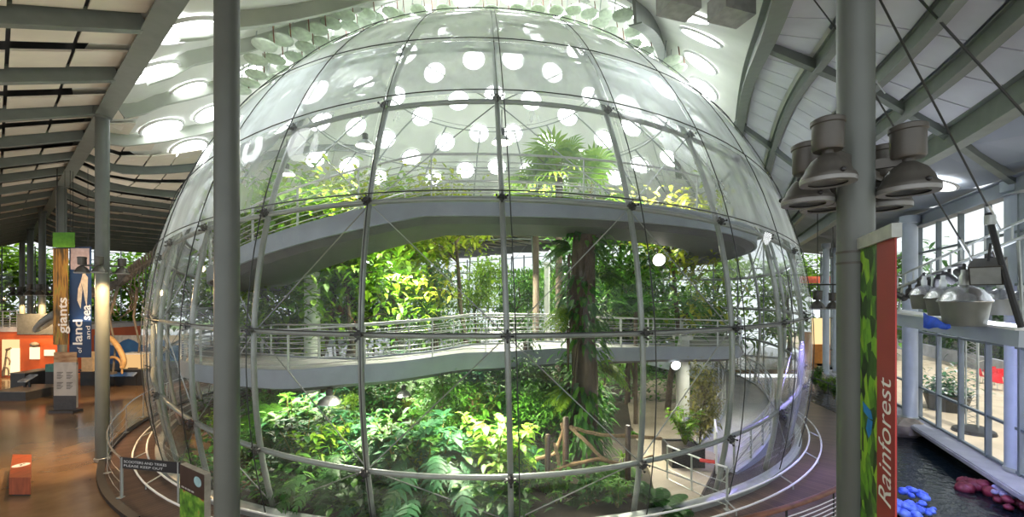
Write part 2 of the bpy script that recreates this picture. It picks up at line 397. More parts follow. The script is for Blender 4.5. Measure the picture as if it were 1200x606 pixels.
# rainforest floor inside the dome: a soil mound with a sandy path on the right
b = MB(); N = 56
def zin(x, y):
    dx, dy = x-CX, y-CY; r = math.hypot(dx, dy); ph = math.atan2(dx, -dy)
    k = max(0, 1-((dx+1.5)/7.5)**2)*max(0, 1-((dy+1)/10)**2)
    w = max(0.0, min(1.0, (13-r)/3)); z = .05+1.3*k*w
    if dx < -3.5: z -= .55*max(0, min(1, (-3.5-dx)/2))*max(0, min(1, (-dy-3)/3))*max(0, min(1, (12.6-r)/1.0))
    return z
idx = {}
for j in range(25):
    for i in range(N):
        r = 13.15*j/24; p = ring(r, 2*pi*i/N); idx[j, i] = len(b.v); b.v.append(Vector((p.x, p.y, zin(p.x, p.y))))
for j in range(24):
    for i in range(N): b.f.append((idx[j, i], idx[j+1, i], idx[j+1, (i+1) % N], idx[j, (i+1) % N]))
struct(b.build('floor_rainforest', M['earth'], angle=180))
b = MB(); L_ = [G(742, 520), G(735, 470), G(760, 448), G(860, 446), G(868, 480), G(850, 520), G(835, 560), G(815, 600), G(775, 625), G(762, 560)]
pts = [Vector((p.x, p.y, .16)) for p in L_]
b.prism(pts, (0, 0, -.12)); struct(b.build('floor_path', M['path'], smooth=False))

# ------------------------------------------------------------------ roof
b = MB(); N = 90; J = 34; idx = {}
for j in range(J+1):
    for i in range(N):
        r = 15.2*j/J; p = ring(r, 2*pi*i/N); idx[j, i] = len(b.v); b.v.append(onc(p, .05))
for j in range(J):
    for i in range(N): b.f.append((idx[j, i], idx[j, (i+1) % N], idx[j+1, (i+1) % N], idx[j+1, i]))
struct(b.build('ceiling_shell', M['plaster'], angle=180))
bl, br_ = MB(), MB()
pw = qt(0, 23.4); UB = pw.dot(E2)
xs = [-78+1.5*i for i in range(72)]; ys = [.4+1.5*j for j in range(48)]
for x in xs:
    for y in ys:
        c = Vector((x+.75, y+.75, 0))
        if dd(c) < 13.6 or qof(c) > .6 or c.dot(E1) > 67.2 or c.dot(E2) > UB+1: continue
        w = [Vector((x, y, 0)), Vector((x, y+1.5, 0)), Vector((x+1.5, y+1.5, 0)), Vector((x+1.5, y, 0))]
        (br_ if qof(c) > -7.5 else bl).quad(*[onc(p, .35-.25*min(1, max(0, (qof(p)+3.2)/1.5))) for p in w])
struct(bl.build('ceiling_hall', M['recess_shade'], angle=180))  # dark deck makes the gaps between the panels look shaded
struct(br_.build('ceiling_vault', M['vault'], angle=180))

def panel(mb, c4, th=.05):
    q_ = [Vector(p) for p in c4]; mb.prism(q_, (0, 0, th))
rp = random.Random(3)
pl = MB()
for k in range(-6, 15):
    s0 = 18.1+3.2*k
    for r in range(2):
        a, c = s0+.16+r*1.58, s0+.16+r*1.58+1.28
        us = [2.0-.94*i for i in range(9)]+[2.28+.94*i for i in range(34)]
        for u in us:
            p = su((a+c)/2, u+(.45 if u > 2.2 else -.45))
            w = .875 if u > 2.2 else -.875
            if p.y < .6 or qof(p) > -7.2: continue
            if u > 2.2 and (dd(p) < 13.9 or a < 17.9 or dd(p) > 60): continue
            if u < 2.2 and p.y < .6: continue
            o = rp.uniform(-.03, .03)-.14
            panel(pl, [onc(su(a, u), o), onc(su(a, u+w), o), onc(su(c, u+w), o+.10), onc(su(c, u), o+.10)])
struct(pl.build('ceiling_panels', M['panel'], smooth=False))
pl = MB(); strips = [(-6.5, -5.62), (-5.2, -4.42), (-4.12, -3.62), (-3.3, -2.62)]
for q0, q1 in strips:
    t = -13.0
    while t < 21:
        c = qt((q0+q1)/2, t+.6)
        if c.y > .8:
            o = -.04
            panel(pl, [onc(qt(q0, t), o), onc(qt(q1, t), o), onc(qt(q1, t+1.14), o), onc(qt(q0, t+1.14), o)])
        t += 1.18
struct(pl.build('ceiling_panels_wing', M['panel_cool'], smooth=False))

def roof_beam(pts, w, h, label, name='roof_beam', mtl='paint', group=None, dz=0.0):
    path = [onc(p, -h/2+.06+dz) for p in pts]
    mb = MB(); t = .035
    prof = [(-w/2, -h/2), (w/2, -h/2), (w/2, -h/2+t), (t/2+.02, -h/2+t), (t/2+.02, h/2-t), (w/2, h/2-t), (w/2, h/2), (-w/2, h/2), (-w/2, h/2-t), (-t/2-.02, h/2-t), (-t/2-.02, -h/2+t), (-w/2, -h/2+t)]
    mb.sweep(path, prof)
    return tag(mb.build(name, M[mtl], origin=tuple(path[0]), smooth=False), label, 'roof beam', group)
roof_beam([su(.5+i*1.0, 2.12) for i in range(1, 66)], .40, .46, 'long straight grey-green roof girder carried on the row of columns at the hall side')
ordn = ['first', 'second', 'third', 'fourth', 'fifth', 'sixth', 'seventh', 'eighth', 'ninth', 'tenth', 'eleventh', 'twelfth', 'thirteenth', 'fourteenth', 'fifteenth', 'sixteenth', 'seventeenth', 'eighteenth', 'nineteenth', 'twentieth', 'twenty-first', 'twenty-second']
n_ = 0
for k in range(-3, 15):
    s = 18.1+3.2*k; pts = []; u = -6.5
    while u < 34:
        p = su(s, u)
        if p.y > .7 and qof(p) < -7.0 and not (u > 12 and dd(p) < 6) and not (s < 34 and u > 15): pts.append(p)
        elif pts: break
        u += .5
    if k <= 1 and len(pts) > 3:
        hill = [p for p in pts if p.dot(E2) > 2.3]; pts = [p for p in pts if p.dot(E2) < 2.3]
        if len(hill) > 3: roof_beam(hill, .2, .42, 'pale skylight-toned curved rib between the round skylights on the hall side, %s from the near end' % ordn[k+3], mtl='rib_skylit', group='pale ribs between the skylights')
    if len(pts) > 3:
        roof_beam(pts, .2, .38, ('grey-green curved roof rib crossing the hall ceiling, %s from the near end' % ordn[n_]) if n_ < 12 else 'grey-green roof rib among the closely spaced far ones at the end of the hall', group='cross ribs of the hall ceiling'); n_ += 1
for i, q in enumerate((-9.7, -6.78, -5.42, -4.28, -3.45, -2.45)):
    pts = []; t = -13.
    while t < 20:
        p = qt(q, t)
        if p.y > .8 and (q > -9 or dd(p) < 12): pts.append(p)
        t += .5
    lab = ['pale green curved rib over the dome beside the round roof lights', 'broad grey-green arched rib meeting the right shoulder of the dome', 'grey-green arched rib next outside the broad one at the dome shoulder',
           'grey-green arched rib passing just behind the lamp cluster column', 'grey-green arched rib between two rows of bluish panels above the terrace side', 'heavy grey-green arched rib bordering the dark smooth vault'][i]
    roof_beam(pts, .34 if i in (0, 1, 5) else .2, .62 if i in (0, 1, 5) else .4, lab, group='arched ribs of the side roof')
b = MB(); pts = [qt(-.05, t, 0) for t in [-14+.5*i for i in range(72)]]
roof_beam(pts, .4, .5, 'curved eaves beam above the terrace glazing', 'eaves_beam', 'vault', dz=-.1)
for (a, c, lab) in (((893, 46), (985, 85), 'slanting strut between roof ribs right of the dome top'), ((862, 138), (932, 190), 'slanting strut between roof ribs just above the right dome edge'),
                    ((1020, 98), (1105, 148), 'slanting strut behind the lamp column on the terrace side'), ((1105, 148), (1187, 206), 'slanting strut running down to the head of the pale terrace column')):
    A, B = hit(*a), hit(*c); B.z -= .12; A.z -= .12
    mb = MB(); mb.bar(A, B, .16, .24); tag(mb.build('roof_strut', M['paint'], origin=tuple(A), smooth=False), lab, 'strut', 'struts between the side roof ribs')

# skylights: a ring frame and a frosted lens
def skylight(p, r, label, first=[None]):
    e = .05
    nrm = Vector((zc(p.x+e, p.y)-zc(p.x-e, p.y), zc(p.x, p.y+e)-zc(p.x, p.y-e), -2*e)).normalized()
    q_ = Vector((0, 0, -1)).rotation_difference(nrm)
    if first[0] is None:
        t = thing('round_skylight', label, 'skylight', (0, 0, 0), group='round roof lights', world=False)
        mb = MB(); mb.lathe([(0, .0), (.96, .0)], 40, capb=False, capt=False); mb.f = [f for f in mb.f]
        mb.build('lens', M['skylight'], t)
        mb = MB(); mb.lathe([(.95, .03), (.95, -.05), (1.06, -.06), (1.10, .03)], 40, capb=False, capt=False); mb.build('ring_frame', M['white'], t)
        first[0] = t; o = t
        t.rotation_mode = 'QUATERNION'
        t.location = onc(p)+nrm*.02; t.rotation_quaternion = q_; t.scale = (r,)*3
        return
    o = dup(first[0], onc(p)+nrm*.02, label=label)
    o.rotation_mode = 'QUATERNION'; o.rotation_quaternion = q_; o.scale = (r,)*3
sky_l = [((215, 35), .78, 'largest round skylight high between the ribs, left of the near column'), ((175, 84), .74, 'round skylight just above the head of the hall column'),
         ((221, 105), .62, 'round skylight beside the near column, level with the hall column head'), ((190, 150), .72, 'round skylight right of the hall column, below its head'),
         ((222, 173), .72, 'lowest round skylight by the left dome edge'), ((245, 133), .6, 'round skylight half hidden behind the near column'),
         ((290, 85), .62, 'round skylight just right of the near column above the dome edge'), ((305, 22), .62, 'narrow round skylight high up right of the near column')]
for p, r, l in sky_l: skylight(hit(*p), r, l)
for p, r, l in [((822, 43), .68, 'uppermost of three round skylights at the right dome shoulder'), ((821, 73), .72, 'middle of three round skylights at the right dome shoulder'),
                ((824, 104), .74, 'lowest of three round skylights at the right dome shoulder'), ((1096, 216), .55, 'lone round skylight in the dark vault behind the lamp cluster'), ((805, 18), .62, 'round skylight partly covered by a hanging grey box at the top'),
                ((733, 12), .70, 'round skylight at the very top right above the dome'), ((748, 42), .70, 'round skylight touching the dome outline on the upper right')]: skylight(hit(*p), r, l)
i_ = 0
for a in range(-6, 7):
    for c in range(-6, 7):
        p = Vector((CX+2.35*(a+.5*(c % 2)), CY+1.2+2.05*c, 0)); d = dd(p)
        if d > 11.4 or (p.y < 15.5 and d > 6.5) : continue
        if p.x > 4.5 and p.y < 19: continue
        skylight(p, .68, 'round skylight seen through the dome glass' if p.y > CY-3 else 'round skylight over the front of the dome'); i_ += 1

# ------------------------------------------------------------------ columns
def column(px, by, r, label, mtl='column', top=None, z0=0.0, X=None):
    p = G(px, by, z0) if X is None else Vector(X)
    zt = (top if top else zc(p.x, p.y)-.1)
    t = thing('round_column', label, 'column', tuple(p), group=None)
    mb = MB(); mb.lathe([(r, z0), (r, zt)], 28, c=(p.x, p.y, 0)); mb.build('shaft', M[mtl], t)
    mb = MB(); mb.lathe([(r+.012, z0), (r+.03, z0+.02), (r+.03, z0+.10), (r+.012, z0+.12)], 28, c=(p.x, p.y, 0)); mb.build('base_collar', M['galv'], t)
    mb = MB(); mb.lathe([(r*1.02, zt-.35), (r*1.35, zt-.3), (r*1.35, zt)], 28, c=(p.x, p.y, 0)); mb.build('head_plate', M[mtl], t)
    return p
cp = {}
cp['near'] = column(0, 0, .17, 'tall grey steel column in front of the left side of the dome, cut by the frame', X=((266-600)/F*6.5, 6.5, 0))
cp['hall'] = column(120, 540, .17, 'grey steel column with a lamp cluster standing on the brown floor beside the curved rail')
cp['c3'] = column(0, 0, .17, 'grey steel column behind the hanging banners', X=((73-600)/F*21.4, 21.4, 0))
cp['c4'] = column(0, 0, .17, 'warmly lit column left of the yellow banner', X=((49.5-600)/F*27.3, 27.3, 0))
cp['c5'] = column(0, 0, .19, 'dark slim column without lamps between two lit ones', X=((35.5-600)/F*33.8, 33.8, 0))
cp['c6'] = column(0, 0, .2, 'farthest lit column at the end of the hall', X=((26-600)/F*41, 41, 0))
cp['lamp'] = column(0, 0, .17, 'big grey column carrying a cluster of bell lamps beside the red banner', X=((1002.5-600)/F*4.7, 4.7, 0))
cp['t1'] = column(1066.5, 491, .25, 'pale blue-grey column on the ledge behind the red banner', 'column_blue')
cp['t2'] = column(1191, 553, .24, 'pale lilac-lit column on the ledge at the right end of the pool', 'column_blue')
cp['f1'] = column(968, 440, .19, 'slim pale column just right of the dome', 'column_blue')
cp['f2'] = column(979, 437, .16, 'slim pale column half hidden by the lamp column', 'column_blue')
mb = MB(); p = cp['lamp']
for z in (5.52, 5.40): mb.lathe([(.171, z), (.176, z), (.176, z-.025), (.171, z-.025)], 28, c=(p.x, p.y, 0), capb=False, capt=False)
mb.build('joint_ring', M['lamp_grey'], [o for o in D.objects if o.name.startswith('round_column') and abs(o.location.x-p.x) < .01 and abs(o.location.y-p.y) < .01][0])

# ------------------------------------------------------------------ glazed end walls
def glazing(name, P0, dr, t0, t1, step, zs, ztop, panes=True, mw=.09, zfun=None):
    root = D.objects.new(name, None); COL.objects.link(root); root['kind'] = 'structure'; ORIG[root.name] = (0, 0, 0)
    fr = MB(); gl = MB(); P0 = Vector(P0); dr = Vector(dr)
    t = t0
    while t <= t1+1e-6:
        p = P0+dr*t; zt = zfun(p) if zfun else ztop
        fr.bar((p.x, p.y, 0), (p.x, p.y, zt), mw, mw*1.6, up=dr.cross(Vector((0, 0, 1)))); t += step
    A, B = P0+dr*t0, P0+dr*t1
    for z in zs: fr.bar((A.x, A.y, z), (B.x, B.y, z), mw*1.2, mw*.8)
    fr.build('window_frame', M['mullion'], root, smooth=False)
    gl.quad((A.x, A.y, 0), (B.x, B.y, 0), (B.x, B.y, ztop), (A.x, A.y, ztop)); gl.build('pane', M['winglass'], root, smooth=False)
    return root
glazing('window_1', qt(0, 0), W1, .71-1.62*8, .71+1.62*14, 1.62, (.05, 1.3, 3.6, 5.4, 6.9, 8.0), 8.2)
pw = qt(0, 23.4); uB = pw.dot(E2); sB = pw.dot(E1)
glazing('window_2', su(0, uB), E1, sB, 66, 2.0, (.05, 2.6, 5.2, 7.6, 10.1), 10.4)
glazing('window_3', su(66, 0), E2, -26, uB, 2.2, (.05, 3.0, 4.2, 7.2, 9.3, 10.2), 10.4)
# ------------------------------------------------------------------ the glass dome
PHm = {m: rad(v) for m, v in zip(range(-2, 6), (-41.19, -30.81, -20.67, -8.94, 4.04, 17.03, 28.84, 38.97))}
GM = dict(zip(range(-2, 6), (-.008, -.006, -.024, -.021, -.029, -.014, .007, -.03)))
NM = 31
for m in range(6, NM-2): PHm[m] = rad(38.97+(318.81-38.97)*(m-5)/(NM-2-5)); GM[m] = -.01
ORD = [-2, -1]+list(range(0, NM-2))             # meridians in order round the dome
E0 = [rad(v) for v in (34.84, 21.75, 13.08, 3.64, -5.49)]; E2c = [rad(v) for v in (2.53, 5.68, 2.58, -.59, -4.09)]; E1s = [rad(v) for v in (-.14, 2.11, .38, -.2, -1.19)]
def elev(k, ph):      # k: -3 crown, -2..-1 upper rings, 0..4 the measured ones, 5 the base
    if k == -3: return rad(84)
    if k == -2: return rad(66)
    if k == -1: return rad(50.5)+rad(1.5)*cos(2*ph)
    if k == 5: return rad(-14.4)
    return E0[k]+E2c[k]*cos(2*ph)+E1s[k]*sin(ph)
def phim(m, e): return PHm[m]+GM[m]*(e-.2)
def sph(e, ph, R=RD): return Vector((CX+R*cos(e)*sin(ph), CY-R*cos(e)*cos(ph), CZ+R*sin(e)))
def nod(k, i, R=RD):
    m = ORD[i % NM]; ph0 = PHm[m]; e = elev(k, ph0); return e, phim(m, e)
def gp(k, i, a, b):  # point in bay: i + a between meridians, k + b between rings -> (e, phi)
    e00, p00 = nod(k, i); e01, p01 = nod(k, i+1); e10, p10 = nod(k+1, i); e11, p11 = nod(k+1, i+1)
    if p01 < p00-1: p01 += 2*pi
    if p11 < p10-1: p11 += 2*pi
    p = (p00*(1-a)+p01*a)*(1-b)+(p10*(1-a)+p11*a)*b
    e = elev(k, p)*(1-b)+elev(k+1, p)*b
    return e, p
dome = thing('glass_dome', 'huge transparent glass sphere enclosing the rainforest in the middle of the hall', 'dome', (CX, CY, 0))
RG, RT = RD+.02, RD-.20
front = lambda i: ORD[i % NM] in range(-5, 10) or ORD[i % NM] >= NM-5
back = MB(); Sx = 5
for i in range(NM):
    for k in range(-3, 5):
        mb = MB() if front(i) else back
        n0 = len(mb.v); g_ = .0035
        for jj in range(Sx+1):
            for ii in range(Sx+1):
                a = g_+(1-2*g_)*ii/Sx; b_ = g_+(1-2*g_)*jj/Sx
                e, p = gp(k, i, a, b_); mb.v.append(sph(e, p, RG))
        for jj in range(Sx):
            for ii in range(Sx):
                A = n0+jj*(Sx+1)+ii; mb.f.append((A, A+Sx+1, A+Sx+2, A+1))
        if front(i) and k >= -2: mb.build('glass_panel', M['domeglass_top' if k < 0 else 'domeglass_mid' if k < 1 else 'domeglass_low' if k < 2 else 'domeglass'], dome, angle=180)
        elif front(i):
            for f in mb.f: back.f.append(tuple(len(back.v)+q for q in f))
            back.v += mb.v
o = back.build('glass_panel', M['domeglass'], dome, angle=180); o['kind'] = 'stuff'
for k in range(-2, 5):
    n = 124
    path = [sph(elev(k, 2*pi*j/n), 2*pi*j/n, RT) for j in range(n)]
    mb = MB(); mb.tube(path, .06 if k >= 1 else .045, 10, closed=True); mb.build('ring_tube', M['tube'], dome, angle=180)
    if k <= 3:
        path = [sph(elev(k, 2*pi*j/n)+.004, 2*pi*j/n, RD+.09) for j in range(n)]
        mb = MB(); mb.tube(path, .014, 6, closed=True); mb.build('ring_cable', M['cable'], dome, angle=180)
for i in range(NM):
    m = ORD[i]; path = []
    for j in range(33):
        e = rad(-14.6)+((rad(66) if i % 2 == 0 else elev(-1, PHm[m]))-rad(-14.6))*j/32; path.append(sph(e, phim(m, e), RT-.02))
    mb = MB()
    sp_ = 10 if -3 <= m <= 7 or m >= NM-4 else 6
    cut = [q for q in path]
    mb.tube(cut[:23], .064, sp_); mb.tube(cut[22:], .05, sp_); mb.build('meridian_tube', M['tube'], dome, angle=180)
    if -2 <= m <= 6 or m > NM-5:
        path = [sph(rad(-14)+(rad(52)+rad(14))*j/24, phim(m, 0)+.006+GM[m]*(rad(-14)+(rad(66))*j/24-.2), RD+.08) for j in range(25)]
        mb = MB(); mb.tube(path, .013, 6); mb.build('meridian_cable', M['cable'], dome, angle=180)
clampm = None
def clamp_data():
    mb = MB()
    mb.lathe([(.10, -.10), (.115, -.06), (.115, .06), (.10, .10)], 10, M=Matrix.Rotation(pi/2, 3, 'X'))
    mb.box((0, 0, 0), (.34, .10, .07)); mb.box((0, 0, 0), (.07, .10, .34))
    for s_ in (-1, 1):
        mb.ball((s_*.19, -.13, 0), .045, 8, 5); mb.ball((0, -.13, s_*.19), .045, 8, 5)
        mb.tube([(s_*.19, -.13, 0), (s_*.12, 0, 0)], .02, 6); mb.tube([(0, -.13, s_*.19), (0, 0, s_*.12)], .02, 6)
    return mb.data('clamp', M['dark'])
cd_ = clamp_data(); nc = 0
for k in range(-1, 5):
    for i in range(NM):
        m = ORD[i]
        if not (-5 <= m <= 8 or m >= NM-5): continue
        e, p = nod(k, i); q_ = sph(e, p, RD-.10)
        o = D.objects.new('clamp', cd_); COL.objects.link(o); o.parent = dome; o.location = q_-Vector((CX, CY, 0))
        nrm = (q_-Vector((CX, CY, CZ))).normalized(); o.scale = (.62, .62, .62); xx = Vector((cos(p), sin(p), 0)); zz = xx.cross(-nrm)
        o.rotation_euler = Matrix((xx, -nrm, zz)).transposed().to_euler(); KIDS.setdefault(dome.name, []).append(o)
# diagonal brace rods, alternately leaning, inside the glass
nr = 0
restb = MB()
for k in range(-1, 5):
    for i in range(NM):
        m = ORD[i]
        fl = (i+k) % 2
        A = nod(k, i if fl else i+1); B = nod(k+1, i+1 if fl else i)
        a, b_ = sph(A[0], A[1], RT-.05), sph(B[0], B[1], RT-.05)
        mb = MB() if (-5 <= m <= 8 or m >= NM-5) else restb
        mb.tube([a, b_], .014, 6)
        if mb is not restb: mb.build('brace_rod', M['rod'], dome)
o = restb.build('brace_rod', M['rod'], dome); o['kind'] = 'stuff'
mb = MB()
mb.lathe([(13.25, .03), (13.42, .03), (13.42, .16), (13.30, .22), (13.22, .22), (13.22, .03)], 120, c=(CX, CY, 0), capb=False, capt=False)
mb.build('base_curb', M['galv'], dome)
# low guard rings round the foot of the sphere
gr = thing('guard_rail', 'pale double guard rail circling the foot of the glass sphere above the boardwalk', 'rail', (CX, CY, 0))
for (r, z) in ((13.62, .30), (13.95, .16)):
    mb = MB(); mb.tube([ring(r, 2*pi*j/140, z) for j in range(140)], .024, 8, closed=True); mb.build('rail', M['white'], gr, angle=180)
for j in range(22):
    ph = -pi*.62+1.24*pi*j/21
    mb = MB(); mb.tube([ring(13.95, ph, .03), ring(13.95, ph, .16), ring(13.62, ph, .30)], .018, 6); mb.build('bracket', M['galv'], gr)

# ------------------------------------------------------------------ spiral walkways inside
def zup(d): return 7.4 if d >= -5 else (7.4+.034*(d+5) if d >= -45 else 6.04+.0064*(d+45))
def table(tb):
    def f(d):
        if d <= tb[0][0]: return tb[0][1]
        for (a, va), (b_, vb) in zip(tb, tb[1:]):
            if d <= b_: k = (d-a)/(b_-a); k = k*k*(3-2*k)*.5+k*.5; return va+(vb-va)*k
        return tb[-1][1]
    return f
zmid = table([(-120, 2.6), (-60, 2.8), (-40, 3.05), (-23, 3.12), (-14, 3.22), (-1, 3.4), (17, 3.34), (43, 3.19), (66, 3.02), (100, 3.0)])
rmid = table([(-120, 12.6), (-60, 12.8), (-40, 12.75), (-23, 12.35), (-14, 11.4), (-1, 10.0), (17, 8.85), (30, 8.75), (43, 9.1), (66, 11.5), (90, 12.5)])
def zlow(d): return max(.06, .06+(d-36)*.024) if d < 75 else 1.0+(d-75)*.0055
class RMB(MB): pass
def walkway(name, label, d0, d1, zf, ro, ri, rail_in=True, fas=.42, inner_cut=None, nrails=6, post_every=6.0, extra=()):
    t = thing(name, label, 'walkway', (CX, CY, 0))
    RO = ro if callable(ro) else (lambda d, v=ro: v); RI = ri if callable(ri) else (lambda d, v=ri: v)
    n = int(abs(d1-d0)/2.5)+1; ds = [d0+(d1-d0)*i/n for i in range(n+1)]
    dk, so, fa = MB(), MB(), MB()
    for a, b_ in zip(ds, ds[1:]):
        A, B = rad(a), rad(b_); za, zb = zf(a), zf(b_)
        oa, ob, ia, ib = RO(a), RO(b_), RI(a), RI(b_)
        dk.quad(ring(ia, A, za), ring(oa, A, za), ring(ob, B, zb), ring(ib, B, zb))
        s0 = .55
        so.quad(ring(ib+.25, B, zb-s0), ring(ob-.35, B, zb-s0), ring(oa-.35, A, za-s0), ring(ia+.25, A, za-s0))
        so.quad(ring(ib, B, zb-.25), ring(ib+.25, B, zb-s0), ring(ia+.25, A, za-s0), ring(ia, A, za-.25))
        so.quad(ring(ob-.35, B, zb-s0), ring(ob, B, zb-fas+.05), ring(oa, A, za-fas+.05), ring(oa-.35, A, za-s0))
    for r in (RO, RI):
        fa.sweep([ring(r(d), rad(d), zf(d)) for d in ds], [(-.04, -fas), (.04, -fas), (.04, .06), (-.04, .06)])
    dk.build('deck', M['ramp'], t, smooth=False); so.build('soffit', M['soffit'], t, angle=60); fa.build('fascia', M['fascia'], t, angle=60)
    for r in (lambda d: RO(d)-.03, lambda d: RI(d)+.03):
        hr = MB(); hr.tube([ring(r(d), rad(d), zf(d)+1.08) for d in ds], .028, 8)
        rl = hr.build('railing', M['steel'], t, angle=180)
        for q in range(nrails):
            w = MB(); w.tube([ring(r(d), rad(d), zf(d)+.16+.145*q) for d in ds], .012, 5); w.build('rail', M['steel'], rl, angle=180)
        d = d0
        pd = MB(); np_ = 0
        while d <= d1+.01:
            if np_ < 45 or True:
                w = MB(); p = ring(r(d), rad(d), zf(d)); w.bar(p-Vector((0, 0, .25)), p+Vector((0, 0, 1.08)), .022, .06, up=(p-Vector((CX, CY, p.z))))
                w.build('post', M['galv'], rl, smooth=False); np_ += 1
            d += post_every
    return t
walkway('upper_walkway', 'upper curved walkway bridge crossing the sphere above eye level, dark underside showing', -112, 112, zup, 12.0, 9.5, post_every=9.0)
walkway('middle_walkway', 'middle curved walkway sweeping across the sphere below eye level, pale deck showing', -118, 100, zmid, rmid, lambda d: rmid(d)-2.5, post_every=8.0)
walkway('lower_ramp', 'lowest curved ramp coming down to the sandy path on the right inside the sphere', 36, 150, zlow, 12.6, 10.9, post_every=5.0, nrails=7)

def white_column(px, Y, r, z0, z1, label):
    x = (px-600)/F*Y; t = thing('white_column', label, 'column', (x, Y, z0))
    mb = MB(); mb.lathe([(r, z0), (r, z1)], 24, c=(x, Y, 0)); mb.build('shaft', M['offwhite'], t)
    mb = MB(); mb.lathe([(r, z1-.05), (r*1.5, z1), (r*1.5, z1+.12)], 24, c=(x, Y, 0)); mb.build('head', M['offwhite'], t)
    return Vector((x, Y, z0))
white_column(366, 17.2, .30, 0, 6.25, 'thick white column with plant pockets under the left end of the upper walkway')
white_column(471, 25.5, .20, 0, 7.0, 'slim white column among trees left of the middle of the sphere')
white_column(641, 27.5, .18, 0, 7.2, 'slim white column just left of the big dark trunk')
white_column(800, 17.0, .26, 0, 3.4, 'white column beside the planter below the middle walkway')
white_column(538, 12.6, .001, 0, .01, 'x') if False else None
# ------------------------------------------------------------------ plants
LM = {
 'deep': leaf_mat('leaf_deep_green', (.010, .05, .010), (.04, .16, .02)),
 'mid': leaf_mat('leaf_mid_green', (.02, .105, .010), (.11, .29, .022)),
 'lime': leaf_mat('leaf_lime', (.075, .23, .010), (.30, .47, .03), trans=.45),
 'yellow': leaf_mat('leaf_yellow_green', (.16, .27, .015), (.45, .48, .04), trans=.45),
 'blue': leaf_mat('leaf_blue_green', (.02, .12, .045), (.08, .26, .10)),
 'olive': leaf_mat('leaf_olive', (.08, .11, .02), (.34, .30, .07)),
 'red': leaf_mat('leaf_bronze', (.06, .03, .015), (.22, .09, .03)),
}
def leaf_broad(mb, b, d, up, L, W, droop=.25, fold=.18):
    d = d.normalized(); s = d.cross(up)
    if s.length < 1e-3: s = Vector((1, 0, 0))
    s.normalize(); u = s.cross(d); n = len(mb.v)
    for t, w in ((0, .08), (.3, .85), (.65, .8), (1, .02)):
        c = b+d*(L*t)-Vector((0, 0, droop*L*t*t))
        mb.v += [c-s*(W*.5*w)+u*(fold*W*w), c, c+s*(W*.5*w)+u*(fold*W*w)]
    for i in range(3):
        A = n+i*3; mb.f += [(A, A+1, A+4, A+3), (A+1, A+2, A+5, A+4)]
def leaf_lobed(mb, b, d, up, L, W, rnd, droop=.35, k=6):
    """philodendron blade: a midrib field with deep side lobes"""
    d = d.normalized(); s = d.cross(up)
    if s.length < 1e-3: s = Vector((1, 0, 0))
    s.normalize(); u = s.cross(d)
    def at(t, x): return b+d*(L*t)+s*x-Vector((0, 0, droop*L*t*t+abs(x)*.28))+u*(abs(x)*.12)
    for i in range(k):
        t0, t1 = i/k, (i+.72)/k; w = W*.5*(sin(pi*min(1, .18+.8*(i+.5)/k))**.6)
        n = len(mb.v); mb.v += [at(t0, 0), at(t1+.02, 0)]
        for sg in (-1, 1):
            m0 = len(mb.v); sk = .10+.05*rnd.random()
            mb.v += [at(t0+sk*.5, sg*w*.55), at(t1+sk*.6, sg*w*.6), at(t1+sk*1.3, sg*w*rnd.uniform(.92, 1.08))]
            mb.f += [(n, m0, m0+1, n+1) if sg > 0 else (n+1, m0+1, m0, n), (m0, m0+2, m0+1) if sg > 0 else (m0+1, m0+2, m0)]
    n = len(mb.v); mb.v += [at(0, -W*.05), at(0, W*.05), at(1, W*.05), at(1.12, 0), at(1, -W*.05)]; mb.f.append((n, n+1, n+2, n+3, n+4))
def frond(mb, b, d, L, rnd, pairs=18, lw=.035, ll=.35, droop=.9):
    d = d.normalized(); path = []
    for i in range(9):
        t = i/8; path.append(b+d*(L*t)-Vector((0, 0, droop*L*.5*t*t)))
    mb.tube(path, .012, 4, taper=.3)
    for i in range(pairs):
        t = .12+.86*i/pairs; k = t*8; j = min(7, int(k)); p = path[j].lerp(path[j+1], k-j); tg = (path[j+1]-path[j]).normalized()
        s = tg.cross(Vector((0, 0, 1)))
        if s.length < 1e-3: s = Vector((1, 0, 0))
        s.normalize(); l = ll*(sin(pi*min(1, t*.85+.13))**.7)
        for sg in (-1, 1):
            e = (s*sg+tg*.55).normalized(); tip = p+e*l-Vector((0, 0, l*.35)); md = p+e*(l*.5)-Vector((0, 0, l*.05)); n = len(mb.v)
            mb.v += [p-tg*lw*.4, p+tg*lw*.4, md+tg*lw*.6, tip, md-tg*lw*.6]; mb.f.append((n, n+1, n+2, n+3, n+4))
def fan_leaf(mb, b, d, R_, rnd, seg=18):
    d = d.normalized(); s = d.cross(Vector((0, 0, 1)))
    if s.length < 1e-3: s = Vector((1, 0, 0))
    s.normalize(); u = s.cross(d)
    for i in range(seg):
        a = rad(-125+250*i/(seg-1)); e = d*cos(a)+s*sin(a); l = R_*(1-.22*abs(a)/2.2)*rnd.uniform(.92, 1.05); q = e.cross(u).normalized()*(R_*.055)
        n = len(mb.v); m1 = b+e*(l*.6)+u*(.02)-Vector((0, 0, .05*l)); tip = b+e*l-Vector((0, 0, .28*l*rnd.uniform(.7, 1.3)))
        mb.v += [b, m1+q, tip, m1-q]; mb.f.append((n, n+1, n+2, n+3))
def strap(mb, b, d, L, W, droop):
    d = d.normalized(); s = d.cross(Vector((0, 0, 1)))
    if s.length < 1e-3: s = Vector((1, 0, 0))
    s.normalize(); n = len(mb.v)
    for i in range(6):
        t = i/5; c = b+d*(L*t)-Vector((0, 0, droop*L*t*t)); w = W*.5*(1-t)**.6*(1 if t > 0 else .7)
        mb.v += [c-s*w, c+s*w]
    for i in range(5): A = n+2*i; mb.f.append((A, A+1, A+3, A+2))
